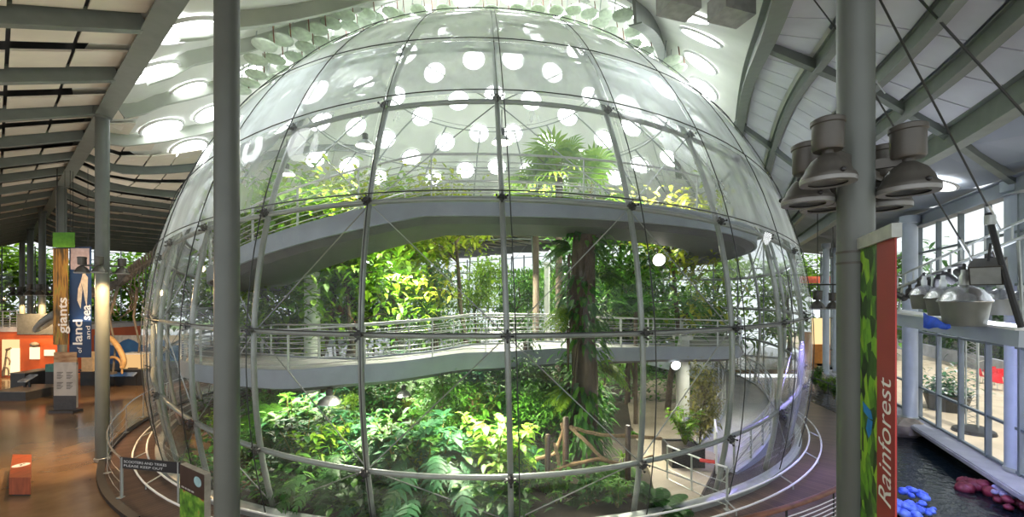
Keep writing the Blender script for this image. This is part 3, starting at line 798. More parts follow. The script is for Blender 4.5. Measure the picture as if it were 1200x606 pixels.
def rdir(rnd, lo, hi):
    a = rnd.uniform(0, 2*pi); e = rad(rnd.uniform(lo, hi)); return Vector((cos(e)*cos(a), cos(e)*sin(a), sin(e)))

def mk_broad(seed, lm, h=1.6, stems=14, per=28, L=.28, W=.14, spread=.7):
    r = random.Random(seed); fo, st = MB(), MB()
    for i in range(stems):
        a = 2*pi*i/stems+r.uniform(-.3, .3); k = r.uniform(.3, 1)*spread; top = Vector((cos(a)*k, sin(a)*k, h*r.uniform(.6, 1)))
        path = [Vector((0, 0, 0)).lerp(top, t)+Vector((0, 0, .25*h*t*(1-t))) for t in (0, .25, .5, .75, 1)]
        st.tube(path, .018, 5, taper=.5)
        for j in range(per):
            t = r.uniform(.25, 1); q = t*4; jj = min(3, int(q)); p = path[jj].lerp(path[jj+1], q-jj)
            leaf_broad(fo, p, rdir(r, -15, 45), Vector((0, 0, 1)), L*r.uniform(.7, 1.2), W*r.uniform(.7, 1.2), r.uniform(.15, .5))
    return [('foliage', fo, LM[lm]), ('stems', st, M['bark_tan'] if lm == 'yellow' else LM['olive'])]
def mk_philo(seed, lm, n=38, h=1.3, L=.5, W=.46):
    r = random.Random(seed); fo, st = MB(), MB()
    for i in range(n):
        a = 2*pi*i*.382; e = rad(r.uniform(25, 80)); d = Vector((cos(e)*cos(a), cos(e)*sin(a), sin(e))); l = h*r.uniform(.6, 1.0); b = d*l-Vector((0, 0, .08*l))
        st.tube([(0, 0, 0), d*l*.5, b], .014, 5)
        leaf_lobed(fo, b, Vector((cos(a), sin(a), r.uniform(-.5, .1))), Vector((0, 0, 1)), L*r.uniform(.7, 1.2), W*r.uniform(.8, 1.2), r)
    return [('foliage', fo, LM[lm]), ('petioles', st, LM['mid'])]
def mk_fern(seed, lm, n=13, L=1.5, ll=.36, pairs=22, h=.0):
    r = random.Random(seed); fo, st = MB(), MB()
    for i in range(n):
        a = 2*pi*i*.382; e = rad(r.uniform(28, 75)); frond(fo, Vector((0, 0, h)), Vector((cos(e)*cos(a), cos(e)*sin(a), sin(e))), L*r.uniform(.75, 1.1), r, pairs, .05, ll, r.uniform(.7, 1.2))
    st.lathe([(.09, 0), (.07, h*.5), (.08, h+.08)], 8)
    return [('fronds', fo, LM[lm]), ('trunk', st, M['bark'])]
def mk_fan(seed, lm, n=18, h=6, pet=.7, R_=.75):
    r = random.Random(seed); fo, st, pt = MB(), MB(), MB()
    for i in range(n):
        a = 2*pi*i*.382; e = rad(r.uniform(-30, 80)); d = Vector((cos(e)*cos(a), cos(e)*sin(a), sin(e))); b = Vector((0, 0, h))+d*pet*r.uniform(.8, 1.2)
        pt.tube([(0, 0, h-.05), b], .014, 4); fan_leaf(fo, b, d-Vector((0, 0, .25)), R_*r.uniform(.8, 1.15), r)
    st.lathe([(.13, 0), (.09, h*.3), (.085, h*.8), (.11, h)], 10)
    return [('fan_leaves', fo, LM[lm]), ('petioles', pt, LM['olive']), ('trunk', st, M['bark'])]
def mk_tree(seed, lm, h=6, crown=(1.8, 1.8, 1.6), n=900, L=.22, W=.11, tr=.09, z0=.45, bark='bark', nb=9):
    r = random.Random(seed); fo, st, br = MB(), MB(), MB()
    tp = [Vector((r.uniform(-.12, .12)*i, r.uniform(-.12, .12)*i, h*.86*i/5)) for i in range(6)]; st.tube(tp, tr, 8, taper=.4)
    tips = []
    for i in range(nb):
        t = r.uniform(z0, 1); q = t*5; j = min(4, int(q)); p = tp[j].lerp(tp[j+1], q-j); d = rdir(r, 5, 60)
        e = p+Vector((d.x*crown[0], d.y*crown[1], d.z*crown[2]))*r.uniform(.55, 1); m_ = p.lerp(e, .5)+Vector((0, 0, .1)); br.tube([p, m_, e], tr*.35, 5, taper=.4); tips += [(p.lerp(e, k)) for k in (.5, .75, 1, 1)]
    tips += [tp[-1]]*3
    for i in range(n):
        p = r.choice(tips)+Vector((r.gauss(0, .26)*crown[0], r.gauss(0, .26)*crown[1], r.gauss(0, .24)*crown[2]))
        leaf_broad(fo, p, rdir(r, -40, 40), Vector((0, 0, 1)), L*r.uniform(.7, 1.3), W*r.uniform(.7, 1.3), r.uniform(.1, .6))
    return [('foliage', fo, LM[lm]), ('trunk', st, M[bark]), ('branches', br, M[bark])]
def mk_strap(seed, lm, n=26, L=.8, W=.07, h=.0):
    r = random.Random(seed); fo, st = MB(), MB()
    for i in range(n): strap(fo, Vector((0, 0, h)), rdir(r, 15, 85), L*r.uniform(.7, 1.1), W, r.uniform(.2, .9))
    st.lathe([(.05, 0), (.04, h+.05)], 7)
    return [('leaves', fo, LM[lm]), ('stem', st, M['bark'])]
PROTO = {}
def plant(key, maker, name, label, cat, loc, rz=0.0, scale=1.0, group=None):
    """first use of a key builds the plant in its own frame, later ones copy it part by part"""
    if key not in PROTO:
        t = thing(name, label, cat, tuple(loc), rz, group, world=False); t.scale = (scale,)*3
        for (n, mb, m_) in maker():
            if mb.v: mb.build(n, m_, t, angle=180 if 'trunk' not in n else 60)
        PROTO[key] = t; return t
    return dup(PROTO[key], tuple(loc), rz, scale, label, group or PROTO[key].get('group'))
rq = random.Random(21)
def put(key, maker, name, label, cat, px, top_y, Y, hh, z=None, rz=None, group=None, fit=True):
    """stand a plant at picture column px, Y metres away; its height follows from where its top is seen"""
    x = (px-600)/F*Y; zt = EYE+(HOR-top_y)/F*Y
    if z is None: z = max(.0, zin(x, Y))-.05
    return plant(key, maker, name, label, cat, (x, Y, z), rq.uniform(0, 6.28) if rz is None else rz, max(.25, (zt-z)/hh), group)
MKS = {
 'bA': (lambda: mk_broad(1, 'mid'), 1.75), 'bB': (lambda: mk_broad(2, 'deep', stems=15, per=30), 1.75), 'bL': (lambda: mk_broad(3, 'lime', stems=14, per=30, L=.25, W=.13), 1.75),
 'bY': (lambda: mk_broad(4, 'yellow', stems=13, per=30, L=.22, W=.11), 1.7), 'bU': (lambda: mk_broad(5, 'blue', stems=13, per=24, L=.34, W=.17), 1.75),
 'pD': (lambda: mk_philo(6, 'deep'), 1.35), 'pM': (lambda: mk_philo(7, 'blue', n=36, L=.55, W=.5), 1.35), 'pL': (lambda: mk_philo(8, 'mid', n=34, L=.45, W=.42), 1.3),
 'fD': (lambda: mk_fern(9, 'deep', L=1.6), 1.35), 'fM': (lambda: mk_fern(10, 'mid', n=12, L=1.5, ll=.42, pairs=18), 1.3), 'fL': (lambda: mk_fern(11, 'lime', n=12, L=1.3), 1.2),
 'tM': (lambda: mk_tree(12, 'mid', n=2000, L=.26, W=.13), 7.0), 'tL': (lambda: mk_tree(13, 'lime', n=1900, L=.27, W=.14), 7.0), 'tD': (lambda: mk_tree(14, 'deep', n=2000, L=.28, W=.14), 7.0),
 'tY': (lambda: mk_tree(15, 'yellow', n=1300, L=.24, W=.12, crown=(1.5, 1.5, 1.4)), 6.8), 'tO': (lambda: mk_tree(16, 'olive', n=1500, L=.34, W=.16, crown=(1.0, 1.0, 2.0), z0=.25, nb=16), 6.6),
 'fanA': (lambda: mk_fan(17, 'lime', h=6), 7.1), 'fanY': (lambda: mk_fan(18, 'lime', n=16, h=5.5), 6.5),
 'tf': (lambda: mk_fern(23, 'mid', n=16, L=1.7, ll=.42, pairs=24, h=4.2), 5.4),
 'sL': (lambda: mk_strap(19, 'lime'), .75), 'sR': (lambda: mk_strap(20, 'red', n=22), .75), 'sT': (lambda: mk_strap(22, 'lime', n=26, h=.8), 1.5),
}
def pp(k, name, label, cat, px, ty, Y, **kw): return put(k, MKS[k][0], name, label, cat, px, ty, Y, MKS[k][1], **kw)

# --- trees and palms, front to back
T_ = 'slender_tree'
pp('fanA', 'fan_palm', 'tall fan palm with bright green crown above the upper walkway railing', 'palm', 655, 156, 17.5)
pp('fanY', 'fan_palm', 'lower yellowish fan palm left of the tall green one above the upper railing', 'palm', 628, 186, 18.5)
pp('fanY', 'fan_palm', 'yellow-tinged fan palm right of the tall green one above the upper railing', 'palm', 690, 184, 18.8)
pp('tL', T_, 'dense lime green tree above the left end of the upper walkway', 'tree', 378, 172, 18.8)
pp('tY', T_, 'yellow-green tree crown right beside the lime one at the upper left walkway', 'tree', 404, 166, 19.5)
pp('tL', T_, 'lime tree nearest the left meridian above the upper railing', 'tree', 366, 192, 18.6)
pp('tL', T_, 'low lime tree below the yellow-green crown at the upper left railing', 'tree', 416, 192, 17.6)
pp('tY', T_, 'yellow-green tree at the middle of the upper railing', 'tree', 548, 188, 21)
pp('tL', T_, 'tree with light leaves just over the upper railing, left of the middle meridian', 'tree', 462, 168, 22)
pp('tY', T_, 'thin yellow-leaved tree over the upper railing between two ribs', 'tree', 505, 172, 23)
pp('tY', T_, 'yellow-green tree over the upper railing on the right shoulder', 'tree', 782, 186, 18.5)
pp('tM', T_, 'small green tree over the upper railing at the right end', 'tree', 735, 196, 20)
pp('tL', T_, 'yellow-lit tree at the far left between the two walkways', 'tree', 316, 296, 18.0)
pp('tM', T_, 'bushy green tree left of the white column with plant pockets', 'tree', 334, 300, 19)
pp('tL', T_, 'light green tree right of the white column with plant pockets', 'tree', 398, 298, 20)
pp('tD', T_, 'dark tree between the two white columns', 'tree', 438, 306, 23)
pp('tM', T_, 'broad green tree right of the slim white column', 'tree', 512, 292, 21)
pp('tL', T_, 'pale green misty tree behind the middle of the sphere', 'tree', 560, 290, 27)
pp('tM', T_, 'pale tree before the misty back wall left of the big trunk', 'tree', 606, 296, 28.5)
pp('tD', T_, 'dark leafy tree right behind the big trunk', 'tree', 705, 290, 20)
pp('tL', T_, 'lime tree under the upper walkway right of the big trunk', 'tree', 742, 300, 21)
pp('tf', 'tree_fern', 'tree fern with arching fronds right of the big trunk above the middle walkway', 'fern', 745, 330, 16.5)
pp('tM', T_, 'green tree at the right between the walkways', 'tree', 800, 318, 22)
pp('tM', T_, 'small tree far right behind the middle walkway railing', 'tree', 838, 330, 24)
pp('tO', T_, 'slender tree with yellowish hanging leaves beside the white column by the path', 'tree', 820, 430, 13.9)
pp('tD', T_, 'dark leafy tree left below the middle walkway', 'tree', 335, 452, 15.5)
pp('tM', T_, 'tree with drooping leaves breaking above the middle walkway edge', 'tree', 516, 418, 12.4)
pp('tM', T_, 'leafy tree close behind the middle rib with climbing vines', 'tree', 622, 396, 12.6)
pp('tD', T_, 'dark vine-clad tree left of the big trunk', 'tree', 640, 420, 14.5)
pp('tY', T_, 'small yellow-leaved tree in the middle of the thicket', 'tree', 552, 452, 13.8)
pp('tL', T_, 'lime green sapling standing below the hanging lamp', 'tree', 405, 470, 14.2)
# --- shrubs of the thicket
S = 'broadleaf_shrub'
for k, px, ty, Y, lab in (
 ('bU', 322, 520, 11.6, 'blue-green large-leaved shrub at the left foot of the thicket'), ('bB', 290, 500, 13.0, 'dark shrub behind the near column by the pond'), ('bA', 362, 500, 13.4, 'green shrub under the left tree below the walkway'),
 ('bL', 434, 488, 13.2, 'lime shrub left of the second meridian tube'), ('bA', 462, 470, 14.4, 'mid-green shrub below the middle walkway edge'), ('bY', 478, 462, 15.2, 'yellow shrub under the walkway edge near the tan trunk'),
 ('bY', 536, 500, 12.4, 'bright yellow-green shrub in the heart of the thicket'), ('bL', 560, 482, 13.2, 'lime shrub right of the bright yellow one'), ('bA', 584, 520, 11.3, 'green shrub at the left of the middle rib'),
 ('bU', 575, 470, 14.4, 'bluish broad-leaved shrub behind the lime one'), ('bL', 612, 532, 11.0, 'lime shrub at the right of the middle rib'), ('bA', 636, 548, 10.9, 'green shrub at the foot of the rope posts'),
 ('bB', 500, 540, 11.4, 'dark green shrub low in the middle'), ('bL', 456, 552, 10.8, 'lime shrub low beside the second meridian tube'), ('bA', 396, 548, 11.0, 'green shrub low at the left of the second meridian tube'),
 ('bA', 546, 560, 10.5, 'mid-green shrub at the very bottom of the middle bay'), ('bB', 668, 500, 15.2, 'dark shrub around the base of the big trunk'), ('bA', 712, 470, 16.5, 'green shrub right of the big trunk'),
 ('bB', 345, 480, 16.5, 'dark bush at the back under the walkway on the left'), ('bL', 258, 478, 15.5, 'lime bush at the left edge behind the near column'),
 ('bU', 270, 520, 12.8, 'bluish shrub beside the dark pond at the left'), ('bA', 598, 455, 15.6, 'green shrub behind the middle rib')):
    pp(k, S, lab, 'shrub', px, ty, Y)
for k, px, ty, Y, lab in (
 ('pD', 345, 474, 13.6, 'dark philodendron under the left end of the middle walkway'), ('pM', 385, 490, 12.6, 'blue-green philodendron below the hanging lamp'), ('pD', 318, 468, 14.8, 'dark philodendron against the column under the walkway'),
 ('pM', 452, 520, 11.6, 'blue-green philodendron right of the second meridian tube'), ('pL', 484, 506, 12.0, 'philodendron with wide mid-green blades near the tan trunk'), ('pM', 432, 548, 10.4, 'large blue-green philodendron at the bottom beside the second meridian tube'),
 ('pL', 520, 528, 11.2, 'philodendron with split leaves in the middle'), ('pD', 362, 548, 11.4, 'dark philodendron low at the left'), ('pL', 590, 490, 12.6, 'philodendron climbing beside the middle rib')):
    pp(k, 'philodendron', lab, 'plant', px, ty, Y)
for k, px, ty, Y, lab in (
 ('fM', 714, 512, 11.4, 'green palm fern in front of the big trunk base'), ('fD', 768, 546, 10.0, 'dark feather palm at the bottom right by the path rail'), ('fM', 744, 500, 15.0, 'palm fern at the left edge of the sandy path'),
 ('fD', 700, 538, 10.5, 'dark fern below the rope frame'), ('fL', 470, 585, 10.2, 'lime fern low in the foreground'), ('fD', 300, 560, 11.4, 'dark fern overhanging the pond on the left'), ('fM', 575, 585, 10.3, 'green fern at the bottom left of the middle rib')):
    pp(k, 'palm_fern', lab, 'fern', px, ty, Y)
for px, ty, Y, k, lab in ((652, 566, 10.3, 'bA', 'low green shrub at the foot of the rope posts'), (690, 572, 10.2, 'bB', 'low dark shrub under the crooked branches'), (724, 574, 10.1, 'bA', 'low green shrub below the right rope post')): pp(k, S, lab, 'shrub', px, ty-22, Y)
pp('sL', 'bromeliad', 'bright lime bromeliad rosette in the foreground left of the second meridian tube', 'plant', 362, 575, 10.4)
pp('sR', 'bromeliad', 'bronze bromeliad rosette left among dark leaves', 'plant', 436, 502, 13.6)
pp('sT', 'dracaena', 'tufted dracaena beside the rope posts', 'plant', 730, 520, 12.0)
pp('sT', 'dracaena', 'lime dracaena tuft right of the slender white column foot', 'plant', 416, 500, 12.3)
pp('sR', 'bromeliad', 'reddish strap-leaved plant behind the middle walkway on the left', 'plant', 400, 336, 18, z=4.3)

rq2 = random.Random(77)
for i in range(84):
    y = rq2.uniform(9.7, 10.9) if i > 63 else rq2.uniform(10.2, 17.5); px = rq2.uniform(430, 590) if i > 63 else rq2.uniform(300, 690 if y > 12.4 else 590) if y < 14 else rq2.uniform(310, 720); x = (px-600)/F*y
    if math.hypot(x-CX, y-CY) > 12.0: continue
    k = rq2.choice(['bA', 'bB', 'bL', 'bU', 'pL', 'pD', 'bA', 'bL', 'bU', 'pM'])
    nm = 'philodendron' if k[0] == 'p' else S
    plant(k, MKS[k][0], nm, ('leafy shrub in the crowded green thicket filling the lower part of the sphere' if nm == S else 'philodendron clump crowded among shrubs low in the sphere'), 'shrub' if nm == S else 'plant', (x, y, max(0, zin(x, y))-.05), rq2.uniform(0, 6), rq2.uniform(.8, 1.35), 'shrubs of the thicket' if nm == S else 'philodendrons of the thicket')
# --- the big trunk with its epiphytes
Yt = 12.5; xt = (684-600)/F*Yt
t = thing('giant_trunk', 'massive dark trunk wrapped in climbing plants, rising past the middle walkway', 'tree trunk', (xt, Yt, zin(xt, Yt)-.05))
r_ = random.Random(5); mb = MB(); prof = []
n = 20; H = 7.1
for i in range(26):
    z = zin(xt, Yt)-.05+(H-.3)*i/25
    R0 = .37*(1+.5*max(0, 1-i/4)**2)*(1-.12*i/25)
    for j in range(n):
        a = 2*pi*j/n; k = 1+.10*sin(5*a+z*.6)+.05*sin(9*a-z*1.7)+r_.uniform(-.03, .03)
        mb.v.append(Vector((xt+.05*sin(z)+R0*k*cos(a), Yt+R0*k*sin(a), z)))
for i in range(25):
    for j in range(n): mb.f.append((i*n+j, i*n+(j+1) % n, (i+1)*n+(j+1) % n, (i+1)*n+j))
mb.build('trunk', M['bark'], t, angle=180)
mb = MB(); fo = MB(); fo2 = MB()
for i in range(7):
    a0 = r_.uniform(0, 6.28); path = [Vector((xt+.47*cos(a0+.25*z), Yt+.47*sin(a0+.25*z), z)) for z in [.3+.5*k for k in range(13)]]; mb.tube(path, .03, 5)
mb.build('vine_stems', M['bark'], t)
for i in range(1500):
    z = r_.uniform(.4, 6.9); a = r_.uniform(0, 6.28)
    if sin(z*2.1+a) < -.5 and z > 2.5: continue
    k = .44+abs(r_.gauss(0, .16)); d = Vector((cos(a), sin(a), r_.uniform(-.8, .3)))
    leaf_broad(fo if r_.random() < .6 else fo2, Vector((xt+k*cos(a), Yt+k*sin(a), z)), d, Vector((0, 0, 1)), r_.uniform(.16, .36), r_.uniform(.07, .16), r_.uniform(.3, .8))
fo.build('climbing_leaves', LM['deep'], t, angle=180); fo2.build('climbing_leaves', LM['mid'], t, angle=180)
for i, (z, sx) in enumerate(((4.6, -1), (5.6, 1), (3.0, 1), (6.4, -1), (2.2, -1))):
    fb = MB(); rr = random.Random(60+i)
    for j in range(10): frond(fb, Vector((xt+.42*sx, Yt-.2, z)), Vector((sx*rr.uniform(.3, 1), rr.uniform(-1, .2), rr.uniform(-.1, .8))), rr.uniform(.7, 1.1), rr, 14, .04, .22, 1.3)
    fb.build('epiphyte_fern', LM['mid'] if i % 2 else LM['lime'], t, angle=180)
def crooked(name, label, pts, r, m, taper=.5, cat='tree trunk', leaves=None):
    p = [Vector(q) for q in pts]; t = thing(name, label, cat, tuple(p[0]))
    # smooth the line
    for _ in range(2):
        q = [p[0]]
        for a, b_ in zip(p, p[1:]): q += [a.lerp(b_, .25), a.lerp(b_, .75)]
        p = q+[p[-1]]
    mb = MB(); mb.tube(p, r, 8, taper=taper); mb.build('wood', M[m], t, angle=180)
    if leaves:
        rr = random.Random(len(label)); fb = MB()
        for i in range(leaves[1]):
            b_ = rr.choice(p[len(p)//3:]); leaf_broad(fb, b_+Vector((rr.gauss(0, .1), rr.gauss(0, .1), rr.gauss(0, .1))), rdir(rr, -50, 40), Vector((0, 0, 1)), rr.uniform(.15, .3), rr.uniform(.06, .12), .5)
        fb.build('leaves', LM[leaves[0]], t, angle=180)
    return t
crooked('tan_trunk', 'short leaning orange-brown trunk in the middle of the thicket', [P(548, 540, 13), P(545, 505, 13), P(553, 480, 13), P(548, 462, 13.2)], .14, 'bark_tan', .7, leaves=('mid', 60))
crooked('dark_trunk', 'dark trunk with vines just right of the middle rib', [P(613, 580, 13.2), P(616, 520, 13.2), P(612, 460, 13.3), P(618, 400, 13.4)], .13, 'bark', .8, leaves=('deep', 160))
crooked('thin_trunk', 'thin pale stem leaning left of the slim white column', [P(465, 400, 21), P(462, 350, 21), P(452, 315, 21), P(440, 300, 21)], .07, 'bark_tan', .5, leaves=('mid', 80))

# --- uncountable growth
r_ = random.Random(9); fo = MB(); fo2 = MB()
for i in range(12000):
    a = r_.uniform(0, 6.28); rr = 12.7*math.sqrt(r_.random()); x, y = CX+rr*sin(a), CY-rr*cos(a)
    if x > 1.8 and y < 20 and not (x < 2.6 and y > 13): continue
    if x < -4.6 and y < 15.5 and r_.random() < .8: continue
    z = zin(x, y)+abs(r_.gauss(0, .5))
    leaf_broad((fo, fo2)[i % 2], Vector((x, y, z)), rdir(r_, -5, 60), Vector((0, 0, 1)), r_.uniform(.16, .38), r_.uniform(.08, .19), r_.uniform(.2, .6))
tag(fo.build('undergrowth', LM['deep'], angle=180), 'low dark green undergrowth covering the rainforest floor', 'undergrowth', kind='stuff')
tag(fo2.build('undergrowth', LM['mid'], angle=180), 'low lighter green undergrowth between the shrubs', 'undergrowth', kind='stuff')
fo = MB(); fo2 = MB()      # curtain of growth along the back of the sphere
for i in range(14000):
    a = r_.uniform(rad(118), rad(242)); rr = r_.uniform(10.2, 12.7); z = r_.uniform(.2, 7.4)
    if sin(a*9)+sin(a*23+1)*.6+sin(z*1.7+a*5)*.7 < -.55: continue
    p = ring(rr, a, z); leaf_broad(fo if r_.random() < .5 else fo2, p, rdir(r_, -70, 30), Vector((0, 0, 1)), r_.uniform(.2, .42), r_.uniform(.09, .18), r_.uniform(.3, .9))
tag(fo.build('back_foliage', LM['mid'], angle=180), 'mid-green hanging foliage curtain at the back of the sphere', 'foliage', kind='stuff')
tag(fo2.build('back_foliage', LM['lime'], angle=180), 'pale lime hanging foliage at the back of the sphere', 'foliage', kind='stuff')

fo = MB(); fo2 = MB()      # the dense front edge of the planting
for i in range(8000):
    a = r_.uniform(rad(-42), rad(7)); rr = r_.uniform(9.4, 12.95); p = ring(rr, a)
    if (p.x-(-1.11)) < -5.2 and r_.random() < .7: continue
    z = zin(p.x, p.y)+abs(r_.gauss(0, .42))
    leaf_broad((fo, fo2)[i % 2], Vector((p.x, p.y, z)), rdir(r_, -5, 60), Vector((0, 0, 1)), r_.uniform(.18, .42), r_.uniform(.09, .2), r_.uniform(.2, .6))
tag(fo.build('undergrowth', LM['deep'], angle=180), 'broad-leaved dark undergrowth along the front glass', 'undergrowth', kind='stuff')
tag(fo2.build('undergrowth', LM['mid'], angle=180), 'brighter green undergrowth along the front glass', 'undergrowth', kind='stuff')
# --- rope climbing frame
def rope_mb(pts, r, twist=26):
    m_ = MB(); p = [Vector(q) for q in pts]
    for _ in range(3):
        q = [p[0]]
        for a, b_ in zip(p, p[1:]): q += [a.lerp(b_, .25), a.lerp(b_, .75)]
        p = q+[p[-1]]
    for s_ in range(3):
        pa = []
        for i, c in enumerate(p):
            an = 2*pi*s_/3+i*.55; pa.append(c+Vector((cos(an), .3*cos(an), sin(an)))*r*.5)
        m_.tube(pa, r*.62, 5)
    return m_
rf = thing('rope_frame', 'climbing frame of dark posts, thick ropes and crooked branches before the big trunk', 'climbing frame', tuple(P(662, 600, 11.6)))
for px, ty, by, Y, rr in ((642, 510, 640, 10.5, .07), (663, 490, 640, 10.7, .08), (736, 500, 640, 10.9, .075)):
    mb = MB(); a = P(px, by, Y); b_ = P(px, ty, Y); a.z = max(a.z, .2); mb.lathe([(rr, 0), (rr, b_.z-a.z), (rr*.7, b_.z-a.z+.03)], 10, c=a); mb.build('post', M['wood_dark'], rf)
for pts in ([(667, 500, 11.4), (690, 520, 11.3), (705, 538, 11.3), (732, 548, 11.5)], [(668, 500, 11.4), (700, 510, 11.6), (740, 511, 11.8), (775, 514, 12)], [(650, 520, 11.2), (656, 545, 11.2), (655, 570, 11.2), (648, 592, 11.2)]):
    rope_mb([P(q[0], q[1], q[2]-.7) for q in pts], .045).build('rope', M['rope'], rf)
for pts, rr in (([(640, 556, 11.0), (668, 545, 11.0), (700, 538, 11.1), (735, 545, 11.4), (765, 534, 11.6)], .055), ([(640, 598, 10.8), (672, 596, 10.8), (705, 584, 10.8), (750, 580, 11.0)], .06), ([(628, 538, 11.5), (650, 532, 11.5), (660, 505, 11.5), (658, 496, 11.5)], .06)):
    mb = MB(); mb.tube([P(q[0], q[1], q[2]-.55) for q in pts], rr, 7, taper=.6); mb.build('branch', M['bark_tan'], rf)
# planter box
pp('bL', S, 'bright green bush in the dark planter by the path', 'shrub', 803, 474, 12.7, z=.6)
a = P(800, 540, 12.6); pb = thing('planter_box', 'dark square planter box holding a bush beside the path rail', 'planter', (a.x, a.y, .16))
mb = MB(); 
for (dx, dy, sx, sy) in ((0, -.4, .94, .06), (0, .4, .94, .06), (-.44, 0, .06, .86), (.44, 0, .06, .86)): mb.box((a.x+dx, a.y+dy, .16+.28), (sx, sy, .56))
mb.build('box', M['dark'], pb, smooth=False)
mb = MB(); mb.box((a.x, a.y, .64), (.86, .78, .05)); mb.build('soil', M['earth'], pb, smooth=False)
# ------------------------------------------------------------------ things on the walkways
def pendant(px, py, Y, label, s=1.0, lit='lampglow', z_top=None):
    """bell lamp on a short hanger; (px, py) is its rim centre"""
    c = P(px, py, Y); t = thing('pendant_lamp', label, 'lamp', tuple(c), group='bell lamps inside the sphere')
    mb = MB(); mb.lathe([(.30*s, 0), (.29*s, .03*s), (.22*s, .13*s), (.12*s, .2*s), (.07*s, .22*s)], 20, c=c, capb=False); mb.build('shade', M['steel'], t)
    mb = MB(); mb.lathe([(.27*s, .015*s), (0, .012*s)], 20, c=c, capb=False, capt=False); mb.build('lens', M[lit], t)
    mb = MB(); mb.lathe([(.08*s, .22*s), (.09*s, .25*s), (.09*s, .40*s), (.05*s, .43*s)], 14, c=c); mb.build('ballast', M['dark'], t)
    if z_top: mb = MB(); mb.tube([c+Vector((0, 0, .42*s)), (c.x, c.y, z_top)], .015, 5); mb.build('hanger', M['dark'], t)
    return c
LPS = []
for (px, py, Y, lab, s, zt) in ((386, 473, 11.2, 'lit silver bell lamp hanging under the left part of the middle walkway', 1.0, None), (473, 464, 11.8, 'small dull bell lamp hanging under the middle walkway, right of the lit one', .7, None),
      (428, 172, 13.5, 'dark bell lamp hanging high by the second meridian tube', 1.0, 9.9), (588, 168, 12.2, 'dark bell lamp hanging high at the middle meridian tube', 1.0, 10.4), (336, 205, 16, 'dark bell lamp hanging high on the left among the lime leaves', 1.0, 11)):
    LPS.append(pendant(px, py, Y, lab, s, z_top=zt))
def floodlight(px, py, Y, label, s=.25, lit='coolglow'):
    c = P(px, py, Y); t = thing('flood_lamp', label, 'lamp', tuple(c), group='small bright flood lamps')
    mb = MB(); mb.lathe([(.4*s, .0), (.9*s, -.5*s), (s, -.55*s)], 16, c=c, M=Matrix.Rotation(rad(-75), 3, 'X'), capt=False); mb.build('housing', M['dark'], t)
    mb = MB(); mb.lathe([(0, -.5*s), (.85*s, -.5*s)], 16, c=c, M=Matrix.Rotation(rad(-75), 3, 'X'), capb=False, capt=False); mb.build('lens', M[lit], t)
    mb = MB(); mb.tube([c, c+Vector((0, .1, .5))], .02, 5); mb.build('bracket', M['dark'], t)
floodlight(771, 304, 17, 'glaring warm flood lamp under the upper walkway right of the big trunk', .28, 'lampglow')
floodlight(791, 427, 16.5, 'bright flood lamp under the middle walkway beside the white column', .2, 'coolglow')
floodlight(432, 309, 21, 'cool flood lamp left of the slim white column', .2, 'coolglow')
floodlight(458, 309, 21.4, 'warm flood lamp just left of the slim white column', .22, 'lampglow')
floodlight(238, 314, 18, 'small warm lamp at the far left inside the sphere', .18, 'lampwarm')
# path rail with a red notice, by the lower ramp
def rail_run(name, label, pts, h, nr, posts, top='steel', mid='steel', cat='railing', rr=.025, pm='galv', rv=.01, z0=.12, wood=False):
    p = [Vector(q) for q in pts]; t = thing(name, label, cat, tuple(p[0])); up = Vector((0, 0, h))
    mb = MB()
    if wood: mb.sweep([q+up for q in p], [(-.055, -.02), (.055, -.02), (.055, .02), (.03, .035), (-.03, .035), (-.055, .02)])
    else: mb.tube([q+up for q in p], rr, 8)
    mb.build('handrail', M[top], t, angle=60)
    for k in range(nr):
        z = Vector((0, 0, z0+(h-z0-.1)*k/max(1, nr-.0001))); mb = MB(); mb.tube([q+z for q in p], rv, 5); mb.build('rail', M[mid], t)
    for i in range(0, len(p), posts):
        mb = MB(); d = (p[min(i+1, len(p)-1)]-p[max(0, i-1)]).normalized(); mb.bar(p[i], p[i]+up, .05, .014, up=d.cross(Vector((0, 0, 1)))); mb.box(p[i]+Vector((0, 0, .01)), (.12, .12, .02)); mb.build('post', M[pm], t, smooth=False)
    return t
a, b_, c = G(782, 566, .05), G(826, 588, .05), G(852, 598, .05)
rail_run('path_rail', 'low white-topped rail edging the sandy path in the right of the sphere', [a.lerp(b_, k/3) for k in range(3)]+[b_, c], 1.0, 3, 2, top='white', mid='galv')
mb = MB(); q = a.lerp(b_, 1.0)+Vector((.02, -.08, 1.02)); mb.box(q, (.34, .2, .02), rz=-.4)
tag(mb.build('red_notice', mat('red_notice', (.55, .02, .015), .5), origin=tuple(q), smooth=False), 'small red notice plate lying on the white path rail', 'sign')
g = thing('ramp_gate', 'pale steel gate panel standing at the foot of the lowest ramp', 'gate', tuple(ring(12.35, rad(37), .06)))
pa, pb_ = ring(12.3, rad(34), .06), ring(11.6, rad(40), .06)
mb = MB(); mb.tube([pa, pa+Vector((0, 0, 1.15)), pb_+Vector((0, 0, 1.15)), pb_], .03, 6); mb.build('frame', M['white'], g)
mb = MB(); mb.bar(pa+Vector((0, 0, .85)), pb_+Vector((0, 0, .85)), .02, .3); mb.build('plate', M['fascia'], g, smooth=False)
